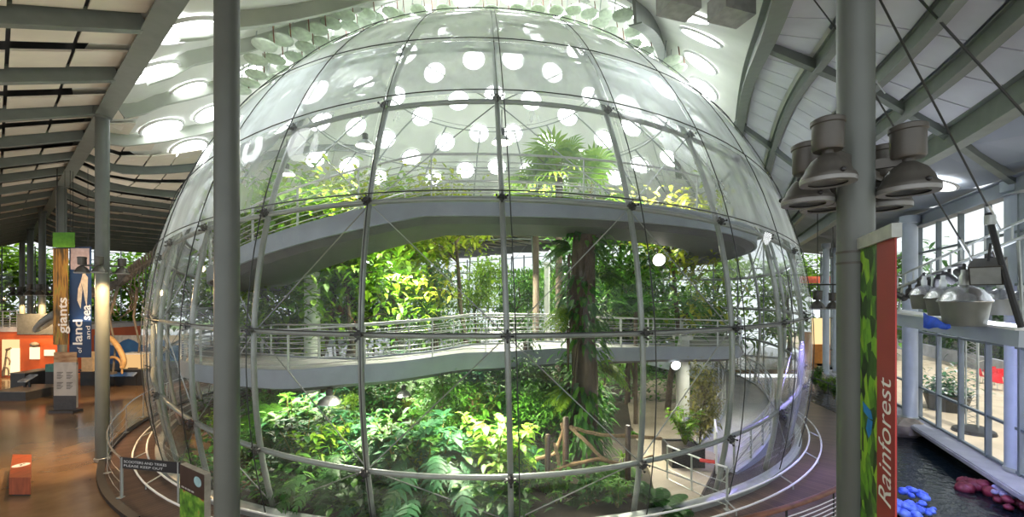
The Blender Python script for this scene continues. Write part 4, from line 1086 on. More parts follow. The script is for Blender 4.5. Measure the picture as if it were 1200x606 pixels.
# exhibit window block behind the right of the sphere
# ------------------------------------------------------------------ hall side (left of the dome)
def lamp_cluster(col, z, r, px_y, label, n=4, s=1.0, warm=True, group=None):
    """bell lamps on short arms round a column"""
    for i in range(n):
        a = rad(35)+2*pi*i/n; c = Vector((col.x+cos(a)*r, col.y+sin(a)*r, z))
        t = thing('column_lamp', label % ['far right', 'far left', 'near left', 'near right'][i] if '%' in label else label, 'lamp', tuple(c), group=group)
        bell(t, c, s, 'lampwarm'); mb = MB(); mb.bar(c+Vector((0, 0, .36*s)), (col.x+cos(a)*.15, col.y+sin(a)*.15, z+.36*s), .05*s, .09*s); mb.build('arm', M['lamp_grey'], t, smooth=False)
def bell(t, c, s, lit, tilt=None):
    Mx = tilt or Matrix.Identity(3)
    mb = MB(); mb.lathe([(.265, -.02), (.285, -.02), (.29, .04), (.275, .075), (.25, .10), (.225, .17), (.17, .255), (.10, .31), (.075, .33)], 28, c=c, M=Mx*s if s != 1 else Mx, capb=False); mb.build('shade', M['lamp_grey'], t)
    mb = MB(); mb.lathe([(.20, -.022), (.288, -.025), (.292, .02), (.285, .03)], 28, c=c, M=Mx*s if s != 1 else Mx, capb=False, capt=False); mb.build('rim', M['lamp_rim'], t)
    mb = MB(); mb.lathe([(.215, .0), (.12, .06), (0, .08)], 28, c=c, M=Mx*s if s != 1 else Mx, capb=False, capt=False); mb.build('reflector', M['steel'] if lit is None else M[lit], t)
    mb = MB(); mb.lathe([(.06, .32), (.06, .37), (.15, .375), (.165, .40), (.165, .68), (.18, .69), (.18, .74), (.15, .76)], 24, c=c, M=Mx*s if s != 1 else Mx); mb.build('ballast', M['lamp_grey'], t)
    for a in (.7, 2.5, 4.6):
        mb = MB(); mb.ball(c+(Mx @ Vector((.285*cos(a), .285*sin(a), .07)))*1.0*s if s == 1 else c+Vector((.285*cos(a), .285*sin(a), .07))*s, .03*s, 8, 6); mb.build('knob', M['black'], t)
lamp_cluster(cp['hall'], 5.78, .45, 0, 'grey bell lamp at the %s of the cluster on the hall column', 4, .64)
lamp_cluster(cp['c4'], 5.2, .55, 0, 'bell lamp at the %s of the warmly lit column beyond the banners', 4, .95)
lamp_cluster(cp['c6'], 5.3, .62, 0, 'bell lamp at the %s of the farthest lit column', 4, 1.1)

# bench with the round white sign on its top
c = G(22, 581); A_, B_, C_ = G(10.5, 581.5), G(36, 581.5), G(33, 551)
t = thing('bench', 'red-brown wooden block bench with a white round symbol, alone on the brown floor', 'bench', tuple(A_.lerp(B_, .5)))
h_ = .47; y1 = A_.y; y2 = y1+1.6; x0, x1 = A_.x, B_.x; sk = -.035*1.75
mb = MB(); mb.prism([(x0, y1, .04), (x1, y1, .04), (x1-1.78, y2, .04), (x0-1.78, y2, .04)], (0, 0, h_-.04)); mb.build('block', M['bench'], t, smooth=False)
mb = MB(); mb.prism([(x0+.04, y1+.04, 0), (x1-.05, y1+.04, 0), (x1-1.75, y2-.05, 0), (x0-1.68, y2-.05, 0)], (0, 0, .04)); mb.build('plinth', M['black'], t, smooth=False)
ce = Vector(((x0+x1)/2-.89, (y1+y2)/2, h_+.004)); mb = MB(); mb.lathe([(0, 0), (.17, 0)], 28, c=ce, capb=False, capt=False); dsk = mb.build('symbol_disc', M['white'], t)
mb = MB(); o_ = ce+Vector((0, 0, .004))
mb.poly([o_+Vector(v) for v in ((-.09, .02, 0), (-.02, .02, 0), (.02, -.06, 0), (.07, -.06, 0), (.07, -.03, 0), (.035, -.03, 0), (0, .05, 0), (-.09, .05, 0))]); mb.lathe([(0, 0), (.028, 0)], 12, c=o_+Vector((-.02, .09, 0)), capb=False, capt=False); mb.build('symbol', M['black'], dsk, smooth=False)

# curved rail along the western boardwalk
pts = [ring(14.5+max(0, (abs(d)-60))*.03, rad(d), .1) for d in range(-36, -98, -3)]
rail_run('curved_handrail', 'slim curved steel handrail edging the dark boardwalk, left of the dome', pts, .98, 3, 3, mid='galv', rr=.022, rv=.006)
p0 = pts[0]+Vector((0, 0, .0)); e_ = P(211, 571, p0.y-.35)
sg = thing('rail_sign', 'small black sign with two lines of white letters at the end of the curved handrail', 'sign', tuple(p0))
a = p0+Vector((0, 0, 1.0)); d_ = (Vector((e_.x, e_.y, a.z))-a); d_.z = 0; w_ = d_.length; dn = d_.normalized(); nn = dn.cross(Vector((0, 0, 1)))
mb = MB(); mb.bar(a+Vector((0, 0, -.13)), a+d_+Vector((0, 0, -.13)), .02, .27); pnl = mb.build('panel', M['black'], sg, smooth=False)
f_ = .014
text_mb('SCOOTERS AND TRIKES', a+dn*.12+Vector((0, 0, -.12))-dn.cross(Vector((0, 0, 1)))*-f_, dn, (0, 0, 1), .06, w_*.72, depth=.0).build('lettering', M['white'], pnl, smooth=False)
text_mb('PLEASE KEEP OUT', a+dn*.12+Vector((0, 0, -.215))-dn.cross(Vector((0, 0, 1)))*-f_, dn, (0, 0, 1), .055, w_*.66, depth=.0).build('lettering', M['white'], pnl, smooth=False)
for k in (0.03, .97):
    mb = MB(); mb.bar(a+d_*k+Vector((0, 0, -1.0)), a+d_*k, .03, .03); mb.build('post', M['galv'], sg, smooth=False)
# upright information board
Yb = 8.6; A_ = P(211, 545, Yb+.12); B_ = P(239.5, 557, Yb-.42); A_.z = B_.z = 1.62
t = thing('information_board', 'thick upright dark information board with a green leaf picture beside the near column', 'sign', (A_.x, A_.y, 0))
ax = (B_-A_); ax.z = 0; wb = ax.length; ax.normalize(); nb_ = ax.cross(Vector((0, 0, 1))); 
mb = MB(); mb.prism([A_-Vector((0, 0, 1.57)), B_-Vector((0, 0, 1.57)), B_, A_], -nb_*.11); mb.build('slab', mat('board_edge', (.30, .285, .24), .5), t, smooth=False)
q0 = A_+nb_*.004; 
def onb(u, z): return q0+ax*(wb*u)+Vector((0, 0, z-1.62))
mb = MB(); mb.quad(onb(0, .06), onb(1, .06), onb(1, 1.13), onb(0, 1.13)); pc = mb.build('picture', picture_mat('leaf_picture', [(.3, (.02, .07, .01)), (.5, (.10, .28, .02)), (.62, (.25, .45, .05)), (.72, (.35, .06, .04))], 5), t, smooth=False)
mb = MB(); mb.quad(onb(0, 1.13), onb(1, 1.13), onb(1, 1.615), onb(0, 1.615)); mb.build('header', mat('header_brown', (.05, .03, .025), .4), t, smooth=False)
ns = [onb(.75+.15*cos(2*pi*i/20), 1.43+.10*sin(2*pi*i/20))+nb_*.004 for i in range(20)]; mb = MB(); mb.poly(ns); mb.build('round_emblem', mat('pale_teal', (.35, .55, .58), .5), t, smooth=False)
mb = MB()
for i_, (u0, u1) in enumerate(((.08, .2), (.23, .3), (.33, .47), (.5, .6))): mb.quad(onb(u0, 1.17)+nb_*.004, onb(u1, 1.17)+nb_*.004, onb(u1, 1.205)+nb_*.004, onb(u0, 1.205)+nb_*.004)
mb.build('lettering', mat('pale_print', (.45, .43, .4), .5), t, smooth=False)

# hanging banners
def hang_banner(name, label, x0p, x1p, y0p, y1p, Y, m, bar=True):
    a, b_ = P(x0p, y0p, Y), P(x1p, y1p, Y); t = thing(name, label, 'banner', (a.x, Y, b_.z))
    mb = MB(); mb.box(((a.x+b_.x)/2, Y, (a.z+b_.z)/2), (b_.x-a.x, .02, a.z-b_.z)); mb.build('cloth', m, t, smooth=False)
    mb = MB(); mb.tube([(a.x-.03, Y, a.z), (b_.x+.03, Y, a.z)], .025, 6); mb.build('top_bar', M['dark'], t)
    mb = MB(); mb.tube([(a.x+.15, Y, a.z), (a.x+.15, Y, zc(a.x, Y)-.1)], .01, 5); mb.build('hanging_wire', M['cable'], t); mb = MB(); mb.tube([(b_.x-.15, Y, a.z), (b_.x-.15, Y, zc(b_.x, Y)-.1)], .01, 5); mb.build('hanging_wire', M['cable'], t)
    return t
vp = Vector((0, -.016, 0))
Y = 18.7
mb = MB(); a, b_ = P(62, 272.5, Y-.05), P(87.5, 290, Y-.05); 
tg = thing('header_banner', 'plain bright green banner header above the two tall banners', 'banner', (a.x, Y, b_.z)); mb.box(((a.x+b_.x)/2, Y-.05, (a.z+b_.z)/2), (b_.x-a.x, .025, a.z-b_.z)); mb.build('cloth', mat('bright_green_cloth', (.12, .36, .03), .7), tg, smooth=False)
mb = MB(); mb.tube([(a.x+.2, Y-.05, a.z), (a.x+.2, Y-.05, zc(a.x, Y)-.1)], .012, 5); mb.tube([(b_.x-.2, Y-.05, a.z), (b_.x-.2, Y-.05, zc(b_.x, Y)-.1)], .012, 5); mb.build('hanging_wire', M['cable'], tg)
tb = hang_banner('tall_banner', 'tall yellow-brown forest banner lettered giants', 62.5, 80, 291, 404, Y, picture_mat('forest_picture', [(.32, (.03, .03, .008)), (.45, (.16, .09, .012)), (.56, (.42, .22, .03)), (.68, (.2, .24, .03)), (.8, (.5, .36, .1))], 2.2, stretch=(4, 1, .5), detail=5))
o_ = P(78.6, 391, Y)+vp; text_mb('giants', o_, (0, 0, 1), (-1, 0, 0), .42, 1.58, depth=-.0, bold=.02).build('lettering', M['white'], tb, smooth=False)
tb = hang_banner('tall_banner', 'tall blue banner lettered of land and sea with a pale bone drawing', 81.5, 107, 289, 419, Y+.1, None or (lambda: (picture_mat('blue_picture', [(.3, (.008, .022, .075)), (.55, (.012, .045, .14)), (.8, (.05, .10, .22))], .6)))())
Yv = Y+.1
text_mb('of', P(96, 413.5, Yv)+vp, (0, 0, 1), (-1, 0, 0), .2, .25, depth=0).build('lettering', M['white'], tb, smooth=False)
text_mb('land', P(96.5, 404, Yv)+vp, (0, 0, 1), (-1, 0, 0), .42, 1.1, depth=0, bold=.02).build('lettering', M['white'], tb, smooth=False)
text_mb('and', P(106, 397.5, Yv)+vp, (0, 0, 1), (-1, 0, 0), .2, .58, depth=0).build('lettering', M['white'], tb, smooth=False)
text_mb('sea', P(106.3, 375, Yv)+vp, (0, 0, 1), (-1, 0, 0), .42, .66, depth=0, bold=.02).build('lettering', M['white'], tb, smooth=False)
mb = MB()
for pts in ([(98, 318), (103.5, 325), (103, 345), (100, 352), (98, 340), (95, 330)], [(95, 330), (97, 340), (95, 362), (91, 352), (92, 338)], [(103, 345), (102, 360), (100, 352)]): mb.poly([P(x, y, Yv)+vp for x, y in pts])
mb.build('bone_drawing', mat('bone_print', (.65, .6, .5), .6), tb, smooth=False)
pk = MB(); pk.quad(P(83, 291, Yv)+vp*.8, P(83, 316, Yv)+vp*.8, P(105, 316, Yv)+vp*.8, P(105, 291, Yv)+vp*.8); pk.build('pale_sky_print', mat('sky_print', (.38, .34, .40), .6), tb, smooth=False)
# standing grey panel
Yp = G(76, 483).y; a, b_ = P(64, 424.5, Yp), P(90.5, 424.5, Yp)
t = thing('text_stand', 'tall pale grey free-standing text panel with a dark foot below the banners', 'panel', (a.x, Yp, 0))
mb = MB(); mb.box(((a.x+b_.x)/2, Yp, a.z/2+.1), (b_.x-a.x, .08, a.z-.2)); mb.build('board', picture_mat('grey_print', [(.3, (.34, .32, .30)), (.6, (.5, .48, .45)), (.8, (.28, .26, .25))], 1.2), t, smooth=False)
mb = MB(); mb.box(((a.x+b_.x)/2, Yp, .05), (b_.x-a.x+.08, .45, .1)); mb.box(((a.x+b_.x)/2, Yp-.045, .42), (b_.x-a.x, .01, .62)); mb.build('foot', mat('dark_print', (.05, .05, .055), .5), t, smooth=False)
for i in range(4):
    mb = MB()
    for j in range(6):
        x = a.x+(.14 if i % 2 == 0 else .56); z = 1.75-(i//2)*.45-j*.055; mb.quad((x, Yp-.043, z), (x+.28-.05*(j % 3), Yp-.043, z), (x+.28-.05*(j % 3), Yp-.043, z+.022), (x, Yp-.043, z+.022))
    mb.build('lettering', M['dark'], t, smooth=False)
mb = MB(); mb.box(((a.x+b_.x)/2, Yp-.005, 2.38), (b_.x-a.x, .06, .52)); mb.build('landscape_strip', picture_mat('canyon', [(.3, (.25, .12, .05)), (.6, (.5, .33, .18)), (.8, (.6, .5, .4))], 1.5, stretch=(1, 1, 4)), t, smooth=False)

# orange exhibit pavilion and gallery above
Yw = 27.0
X0, X1 = P(-70, 0, Yw).x, P(66, 0, Yw).x
or_ = mat('orange_wall', (.42, .085, .02), .6, 0, .12, .8)
pv = thing('exhibit_pavilion', 'orange-walled exhibit pavilion with lit niches under a grey gallery at the far left', 'pavilion', ((X0+X1)/2, Yw, 0))
mb = MB(); mb.box(((X0+X1)/2, Yw+.2, 1.45), (X1-X0, .3, 2.9)); mb.box((X1, Yw+3, 1.45), (.3, 6, 2.9)); mb.build('wall', or_, pv, smooth=False)
mb = MB(); mb.box(((X0+X1)/2, Yw+3.5, 3.05), (X1-X0+.2, 7, .3)); mb.build('roof_slab', M['concrete'], pv, smooth=False)
a, b_ = P(20.5, 368, Yw), P(64, 392, Yw); mb = MB(); mb.box(((a.x+b_.x)/2, Yw+.1, (a.z+b_.z)/2), (b_.x-a.x, .25, a.z-b_.z)); mb.build('parapet', mat('grey_parapet', (.09, .10, .10), .7), pv, smooth=False)
lit = emis('lit_niche', (1.0, .68, .32), 1.1); lit2 = emis('lit_case', (1.0, .78, .45), 1.5)
for (x0, x1, y0, y1, m_) in ((2, 22, 398, 441, lit), (12.5, 22.5, 408, 438, lit2), (35, 46, 407, 421, lit2), (52, 64.5, 410, 417, lit2)):
    a, b_ = P(x0, y0, Yw), P(x1, y1, Yw); b_.z = max(b_.z, .15); mb = MB(); mb.box(((a.x+b_.x)/2, Yw+.04-(.03 if m_ is lit2 else 0), (a.z+b_.z)/2), (b_.x-a.x, .06, a.z-b_.z)); mb.build('lit_niche', m_, pv, smooth=False)
def bones(name, label, strokes, cat='skeleton', mtl=None, extra=None):
    p0 = Vector(strokes[0][0][0]); t = thing(name, label, cat, tuple(p0))
    for nm, pts, r, tp in [(s[2], s[0], s[1], s[3]) for s in strokes]:
        p = [Vector(q) for q in pts]
        for _ in range(2):
            q = [p[0]]
            for a, b_ in zip(p, p[1:]): q += [a.lerp(b_, .25), a.lerp(b_, .75)]
            p = q+[p[-1]]
        mb = MB(); mb.tube(p, r, 7, taper=tp); mb.build(nm, mtl or M['bone'], t, angle=180)
    return t
M['bone'] = mat('old_bone', (.28, .21, .14), .6, 0, .25, 4); M['bone_dark'] = mat('dark_bone', (.15, .13, .105), .6, 0, .25, 4)
Yk = 26.6
bones('small_skeleton', 'small dark upright skeleton before the lit niche of the orange pavilion', [([P(4, 441, Yk), P(6, 425, Yk), P(8, 410, Yk)], .06, 'spine', .6), ([P(8, 410, Yk), P(13, 408, Yk)], .09, 'skull', .5), ([P(7, 418, Yk), P(12, 422, Yk), P(11, 428, Yk)], .05, 'ribs', .6), ([P(5, 430, Yk), P(10, 432, Yk), P(10, 441, Yk)], .05, 'leg', .7), ([P(5, 430, Yk), P(3, 436, Yk), P(3, 441, Yk)], .05, 'leg', .7)], mtl=M['bone_dark'])
mb = MB(); c = P(40.5, 404, Yw-.15); mb.ball(c, .22, 10, 8, (1.2, .8, .8)); tag(mb.build('skull_cast', M['bone_dark'], origin=tuple(c)), 'dark skull cast mounted on the orange wall above a lit case', 'skull')
# gallery railing, far left
a, b_ = P(-30, 390, Yw), P(20, 390, Yw); rail_run('gallery_rail', 'grey gallery railing on top of the pavilion at the far left edge', [(a.x+(b_.x-a.x)*i/6, Yw, 3.2) for i in range(7)], 1.0, 5, 1, mid='galv', rr=.04, rv=.02)
# stepped plinths and a tilted reading rail
for (x0, x1, y0, y1, h, nm) in ((-10, 30, 470, 449, .42, 'dark low display plinth at the left edge before the orange pavilion'), (12, 29, 456, 440, .85, 'taller dark plinth behind the low one')):
    a = G(x0, y0); b_ = G(x1, y0); mb = MB(); mb.box(((a.x+b_.x)/2, a.y+.9, h/2), (b_.x-a.x, 1.8, h)); t = thing('display_plinth', nm, 'plinth', ((a.x+b_.x)/2, a.y+.9, 0)); mb.build('block', mat('plinth_grey', (.035, .035, .037), .45), t, smooth=False)
    mb = MB(); mb.box(((a.x+b_.x)/2, a.y+.9, h+.02), (b_.x-a.x+.06, 1.86, .04)); mb.build('top', mat('plinth_top', (.16, .15, .135), .4), t, smooth=False)
def tilt_board(name, label, x0, x1, y, top_y, m, cat='panel', dz=.25):
    a, b_ = G(x0, y), G(x1, y); Y_ = a.y; zt = EYE+(HOR-top_y)/F*Y_; t = thing(name, label, cat, ((a.x+b_.x)/2, Y_, 0))
    mb = MB(); mb.prism([(a.x, Y_-.25, zt-dz), (b_.x, Y_-.25, zt-dz), (b_.x, Y_+.3, zt), (a.x, Y_+.3, zt)], (0, 0, -.06)); mb.build('reading_panel', m, t, smooth=False)
    for x in (a.x+.1, b_.x-.1):
        mb = MB(); mb.bar((x, Y_, 0), (x, Y_, zt-dz*.5-.05), .06, .1); mb.build('leg', M['dark'], t, smooth=False)
tilt_board('reading_rail', 'tilted information rail with a pale sheet beside the plinths', 27, 37, 464, 440, picture_mat('pale_sheet', [(.35, (.08, .08, .09)), (.6, (.45, .5, .55)), (.8, (.1, .1, .1))], 3))
a, b_ = G(53, 460), G(64, 460); t = thing('display_case', 'dark display case with a teal top left of the grey text panel', 'display case', ((a.x+b_.x)/2, a.y, 0))
mb = MB(); mb.box(((a.x+b_.x)/2, a.y+.4, .55), (b_.x-a.x, .8, 1.1)); mb.build('case', M['dark'], t, smooth=False); mb = MB(); mb.box(((a.x+b_.x)/2, a.y+.4, 1.3), (b_.x-a.x, .8, .4)); mb.build('top', mat('teal', (.05, .18, .16), .4), t, smooth=False)
# hanging whale jaw bones
Yj = 22
bones('whale_jaw', 'pair of long pale jaw bones pointing left behind the yellow banner', [([P(66, 368, Yj), P(55, 373, Yj), P(45, 381, Yj), P(40, 388, Yj)], .22, 'jaw_bone', .35), ([P(66, 374, Yj+.5), P(56, 380, Yj+.5), P(47, 386, Yj+.4), P(40.5, 389, Yj)], .15, 'jaw_bone', .35), ([P(66, 371, Yj), P(66, 372, Yj-.02), P(66, 200, Yj)], .012, 'hanging_wire', 1)], mtl=mat('grey_bone', (.36, .36, .33), .6))
# dinosaur skeleton over the plinth
Yd = 24.0
di = thing('dinosaur_skeleton', 'huge dark dinosaur skeleton with spiny backbone standing left of the dome', 'skeleton', tuple(P(145, 458, Yd)))
spn = [P(196, 288, Yd+1.5), P(182, 303, Yd+1), P(165, 314, Yd+.5), P(150, 326, Yd), P(138, 334, Yd), P(128, 338, Yd), P(112, 342, Yd-.3), P(100, 350, Yd-.6)]
mb = MB(); mb.tube(spn, .12, 8, taper=.7); mb.build('backbone', M['bone_dark'], di, angle=180)
mb = MB()
for i in range(len(spn)-1):
    for k in range(5):
        c = spn[i].lerp(spn[i+1], k/5); hgt = .55 if i < 4 else .3; mb.ball(c, .17, 7, 5); mb.bar(c, c+Vector((-.1, 0, hgt)), .05, .12, up=(1, 0, 0))
mb.build('vertebrae', M['bone_dark'], di)
for sg_ in (-1, 1):
    for i in range(7):
        c = spn[3].lerp(spn[1], i/7) if i > 2 else spn[4].lerp(spn[3], i/3); yy = sg_*.75
        mb = MB(); pth = [c, c+Vector((.1, yy*.8, -.35)), c+Vector((.12, yy, -1.0)), c+Vector((.0, yy*.6, -1.7)), c+Vector((-.15, yy*.2, -1.95))]
        mb.tube(pth, .032, 6, taper=.6); mb.build('rib', M['bone_dark'], di, angle=180)
    for px_, tg_ in ((150, 0),):
        hip = P(px_, 330 if px_ < 160 else 312, Yd+tg_)+Vector((0, sg_*.6, -.3)); kn = hip+Vector((-.35, sg_*.15, -1.7)); an = kn+Vector((.35, 0, -1.6)); ft = Vector((an.x-.15, an.y, .95))
        mb = MB(); mb.tube([hip, hip.lerp(kn, .5), kn], .085, 7, taper=.7); mb.tube([kn, an], .06, 7, taper=.8); mb.tube([an, ft], .05, 7); mb.box(ft+Vector((-.15, 0, .0)), (.5, .3, .12)); mb.build('leg', M['bone_dark'], di)
mb = MB(); c = spn[-1]; mb.lathe([(.05, -.45), (.16, -.3), (.26, .1), (.2, .35), (.08, .42)], 10, c=c+Vector((-.3, 0, -.1)), M=Matrix.Rotation(rad(70), 3, 'Y')); mb.build('skull', M['bone_dark'], di)
# plinth, blue mural wall, arched bone and label
a, b_ = G(94, 452), G(205, 449); Yq = a.y
t = thing('exhibit_platform', 'long black exhibit platform under the dinosaur skeleton', 'platform', ((a.x+b_.x)/2, Yq+2, 0))
mb = MB(); mb.box(((a.x+b_.x)/2, Yq+2.6, .45), (b_.x-a.x, 5.2, .9)); mb.build('base', M['dark'], t, smooth=False); mb = MB(); mb.box(((a.x+b_.x)/2, Yq+2.6, .92), (b_.x-a.x+.1, 5.3, .05)); mb.build('top', mat('platform_top', (.07, .07, .07), .35), t, smooth=False)
t = thing('mural_wall', 'blue mural wall with a pale wavy top behind the platform, left of the dome', 'wall panel', (P(160, 0, 27.5).x, 27.5, 0))
a, b_ = P(112, 393, 27.8), P(215, 393, 27.8); mb = MB(); mb.box(((a.x+b_.x)/2, 27.8, a.z/2), (b_.x-a.x, .2, a.z)); mb.build('panel', picture_mat('blue_mural', [(.3, (.012, .05, .16)), (.55, (.02, .12, .32)), (.75, (.08, .3, .5))], .5), t, smooth=False)
pts = [P(112, 393, 27.68), P(215, 393, 27.68)]+[P(215-103*i/16, 401+4*sin(i*1.1), 27.68) for i in range(17)]; mb = MB(); mb.poly(pts[::-1]); mb.build('wave_print', mat('wave_print', (.5, .5, .46), .6), t, smooth=False)
bones('arched_bone', 'big arched jaw bone lit amber on the black platform', [([P(126, 395, 23), P(134, 400, 23), P(142, 413, 23), P(146, 424, 23), P(143, 431, 23)], .14, 'bone', .9), ([P(126, 420, 23), P(134, 418, 23), P(141, 423, 23), P(143, 431, 23)], .08, 'bone', .8), ([P(143, 430, 23), Vector((P(143, 430, 23).x, 23, .95))], .05, 'stand', 1)], 'bone', mat('amber_lit_bone', (.50, .32, .14), .5))  # bone colour already carries the amber exhibit light
tilt_board('label_rail', 'tilted label panel in beige and bright blue on the front of the black platform', 131, 161, 452, 433, (lambda: picture_mat('blue_label', [(.4, (.45, .40, .33)), (.5, (.03, .22, .6)), (.9, (.05, .3, .7))], .4, stretch=(1, .1, .1)))(), dz=.3)
a, b_ = P(97, 412, 23.5), P(110, 440, 23.5); t = thing('label_stele', 'upright warm-lit label slab between the banners and the hall column', 'panel', (a.x, 23.5, .9)); mb = MB(); mb.box(((a.x+b_.x)/2, 23.5, (a.z+.95)/2), (b_.x-a.x, .15, a.z-.95)); mb.build('slab', mat('warm_stone', (.5, .38, .24), .6), t, smooth=False); mb = MB(); mb.box(((a.x+b_.x)/2, 23.5, .97), (b_.x-a.x+.2, .4, .06)); mb.build('foot', M['dark'], t, smooth=False)
a = P(160, 425, 25); t = thing('model_case', 'amber-lit glass case with a pale model at the foot of the dome side', 'display case', (a.x, 25, .95)); mb = MB(); mb.box((a.x, 25, 1.35), (1.0, .6, .8)); mb.build('case', emis('amber_case', (1, .6, .25), .8), t, smooth=False); mb = MB(); mb.box((a.x, 25, 1.8), (1.1, .7, .08)); mb.build('lid', M['white'], t, smooth=False)

# garden trees beyond the end glazing
rt = random.Random(4)
gt = None
for i in range(15):
    u = -24+3.5*i; s = 70+rt.uniform(0, 5); p = su(s, u, -.06)
    key = ['tD', 'tM', 'tL'][i % 3]
    plant('g'+key, (lambda sd, lm: (lambda: mk_tree(sd, lm, h=9, crown=(3.4, 3.4, 3.0), n=1500, L=.7, W=.38, tr=.2, z0=.15, nb=16)))(40+i % 3, ['mid', 'lime', 'lime'][i % 3]), 'garden_tree',
          ['dark garden tree beyond the end glazing of the hall', 'green garden tree beyond the end glazing of the hall', 'light garden tree beyond the end glazing of the hall'][i % 3], 'tree', p, rt.uniform(0, 6), rt.uniform(.9, 1.25), 'garden trees beyond the hall end')

for i in range(7):
    p = su(-1+6.5*i, uB+5.5+rt.uniform(0, 3), -.06); plant('g'+['tD', 'tM', 'tL'][i % 3], None, 'garden_tree', 'garden tree beyond the rear glazing behind the dome', 'tree', p, rt.uniform(0, 6), rt.uniform(.9, 1.2), 'garden trees behind the dome')

# ------------------------------------------------------------------ terrace side (right of the dome)
# big lamp cluster
lc = cp['lamp']
def big_lamp(px, py, Y, label, s=1.0):
    c = P(px, py, Y); t = thing('bell_lamp', label, 'lamp', tuple(c), group='bell lamps on the column by the red banner')
    bell(t, c, s, None)
    d = (Vector((lc.x, lc.y, 0))-Vector((c.x, c.y, 0))).normalized()
    zc_ = EYE+(HOR-196)/F*4.7
    mb = MB(); e = Vector((lc.x, lc.y, zc_))-d*.16; mb.bar((c.x, c.y, c.z+.36*s), (e.x, e.y, c.z+.36*s) , .05, .10); mb.build('arm', M['lamp_grey'], t, smooth=False)
    return t
big_lamp(970, 213, 4.35, 'large grey bell lamp nearest on the dome side of the column cluster', .84)
big_lamp(946, 238, 4.95, 'grey bell lamp behind the nearest one on the dome side', .9)
big_lamp(1064, 224, 4.45, 'large grey bell lamp on the banner side of the column cluster', .9)
big_lamp(1034, 243, 5.1, 'grey bell lamp half hidden behind the column, red light inside', .95)
big_lamp(966, 244, 5.4, 'rear bell lamp of the cluster peeking out below the others', .9)
# banner
A_ = P(1006.5, 288, 4.62); B_ = P(1050, 266, 3.62)
A2 = Vector((A_.x, A_.y, 0)); B2 = Vector((B_.x, B_.y, 0)); ztop = 5.53
bn = thing('red_banner', 'tall red banner lettered Rainforest with a green leaf strip, hung from the lamp column', 'banner', (A_.x, A_.y, 0))
dn = (B2-A2).normalized(); wv = (B2-A2).length; nn = dn.cross(Vector((0, 0, 1)))
def split_u(px):   # where on the banner line the picture column px falls
    k = (px-600)/F; d = B2-A2; return (k*A2.y-A2.x)/(d.x-k*d.y)
us_ = split_u(1028.5)
def bq(u, z, e=0): p = A2.lerp(B2, u); return Vector((p.x, p.y, z))+nn*e
zb = 2.2
def slab(mb, u0, u1, z0, z1, th=.012): mb.prism([bq(u0, z0, th/2), bq(u1, z0, th/2), bq(u1, z1, th/2), bq(u0, z1, th/2)], -nn*th); return mb
slab(MB(), 0, us_, zb, ztop).build('picture_strip', picture_mat('leaf_strip', [(.2, (.004, .015, .003)), (.42, (.03, .11, .01)), (.6, (.13, .36, .015)), (.8, (.30, .55, .03))], 7.5, kind='voronoi', stretch=(1, 1, .7)), bn, smooth=False)
slab(MB(), us_, 1, zb, ztop).build('cloth', mat('banner_red', (.27, .022, .02), .6, 0, .05, 3), bn, smooth=False)
# lettering runs upward on the red half
pB = bq(us_+(1-us_)*.80, 0, .008); zlo = EYE+(HOR-597)/F*pB.y; zhi = EYE+(HOR-446)/F*pB.y
text_mb('Rainforest', Vector((pB.x, pB.y, zlo)), (0, 0, 1), -dn, (1-us_)*wv*.72, zhi-zlo, depth=0).build('lettering', M['white'], bn, smooth=False)
bt = mat('butterfly_blue', (.01, .22, .62), .5)
mb = MB()
def bpix(px, py): u = split_u(px); p = bq(u, 0, .008); return Vector((p.x, p.y, EYE+(HOR-py)/F*p.y))
for pts in ([(1012, 470), (1022, 482), (1024, 492), (1019, 490), (1013, 482)], [(1018, 490), (1024, 494), (1022, 508), (1019, 514), (1016, 502)]): mb.poly([bpix(*q) for q in pts])
mb.build('butterfly_print', bt, bn, smooth=False)
mb = MB(); mb.bar(Vector((A2.x, A2.y, ztop+.05))-dn*.05, Vector((B2.x, B2.y, ztop+.05))+dn*.02, .07, .12); mb.build('bracket', mat('bracket_grey', (.34, .36, .33), .5), bn, smooth=False)
# railings on the boardwalk side
rail_run('wood_railing', 'curved railing with a broad red wooden handrail and white rods at the bottom right', [ring(15.5, rad(d), .03) for d in range(18, 52, 2)], 1.02, 9, 3, top='wood_rail', mid='white', pm='dark', rv=.011, wood=True)
rail_run('cable_railing', 'dark cable railing at the far side of the boardwalk, right of the dome', [ring(15.55+.02*(d-56), rad(d), .03) for d in range(58, 100, 2)], 1.02, 7, 3, top='dark', mid='cable', pm='dark', rv=.007)
# garden bed and rocks beyond the railing
for i, (px, py, r, lab) in enumerate(((958, 446, .5, 'pale rock beyond the cable railing'), (972, 462, .42, 'grey rock low beyond the cable railing'), (966, 438, .35, 'small rock at the far end of the boardwalk'), (1062, 506, .55, 'brown rock at the pool edge right of the red banner'), (1057, 498, .4, 'smaller rock behind the brown one at the pool edge'))):
    c = G(px, py, .0 if px < 1000 else -.4)+(Vector((.5, .9, 0)) if px < 1000 else Vector((0, 0, 0))); mb = MB(); mb.ball(c+Vector((0, 0, r*.3)), r, 12, 8, (1.2, 1, .7), .16, random.Random(i)); tag(mb.build('rock', M['stone'], origin=tuple(c)), lab, 'rock')
for i, (px, py) in enumerate(((952, 462), (963, 470), (975, 478), (981, 468), (956, 452))):
    c = G(px, py)+Vector((1.3, 1.6, 0)); plant('bL' if i % 2 else 'bA', MKS['bL' if i % 2 else 'bA'][0], 'shrub', ['low green plant by the foot of the cable railing', 'lime plant behind the cable railing', 'green plant nearest the lamp column behind the cable railing', 'lime plant half hidden by the lamp column', 'green plant at the far end of the cable railing'][i], 'shrub', c, i, .55)
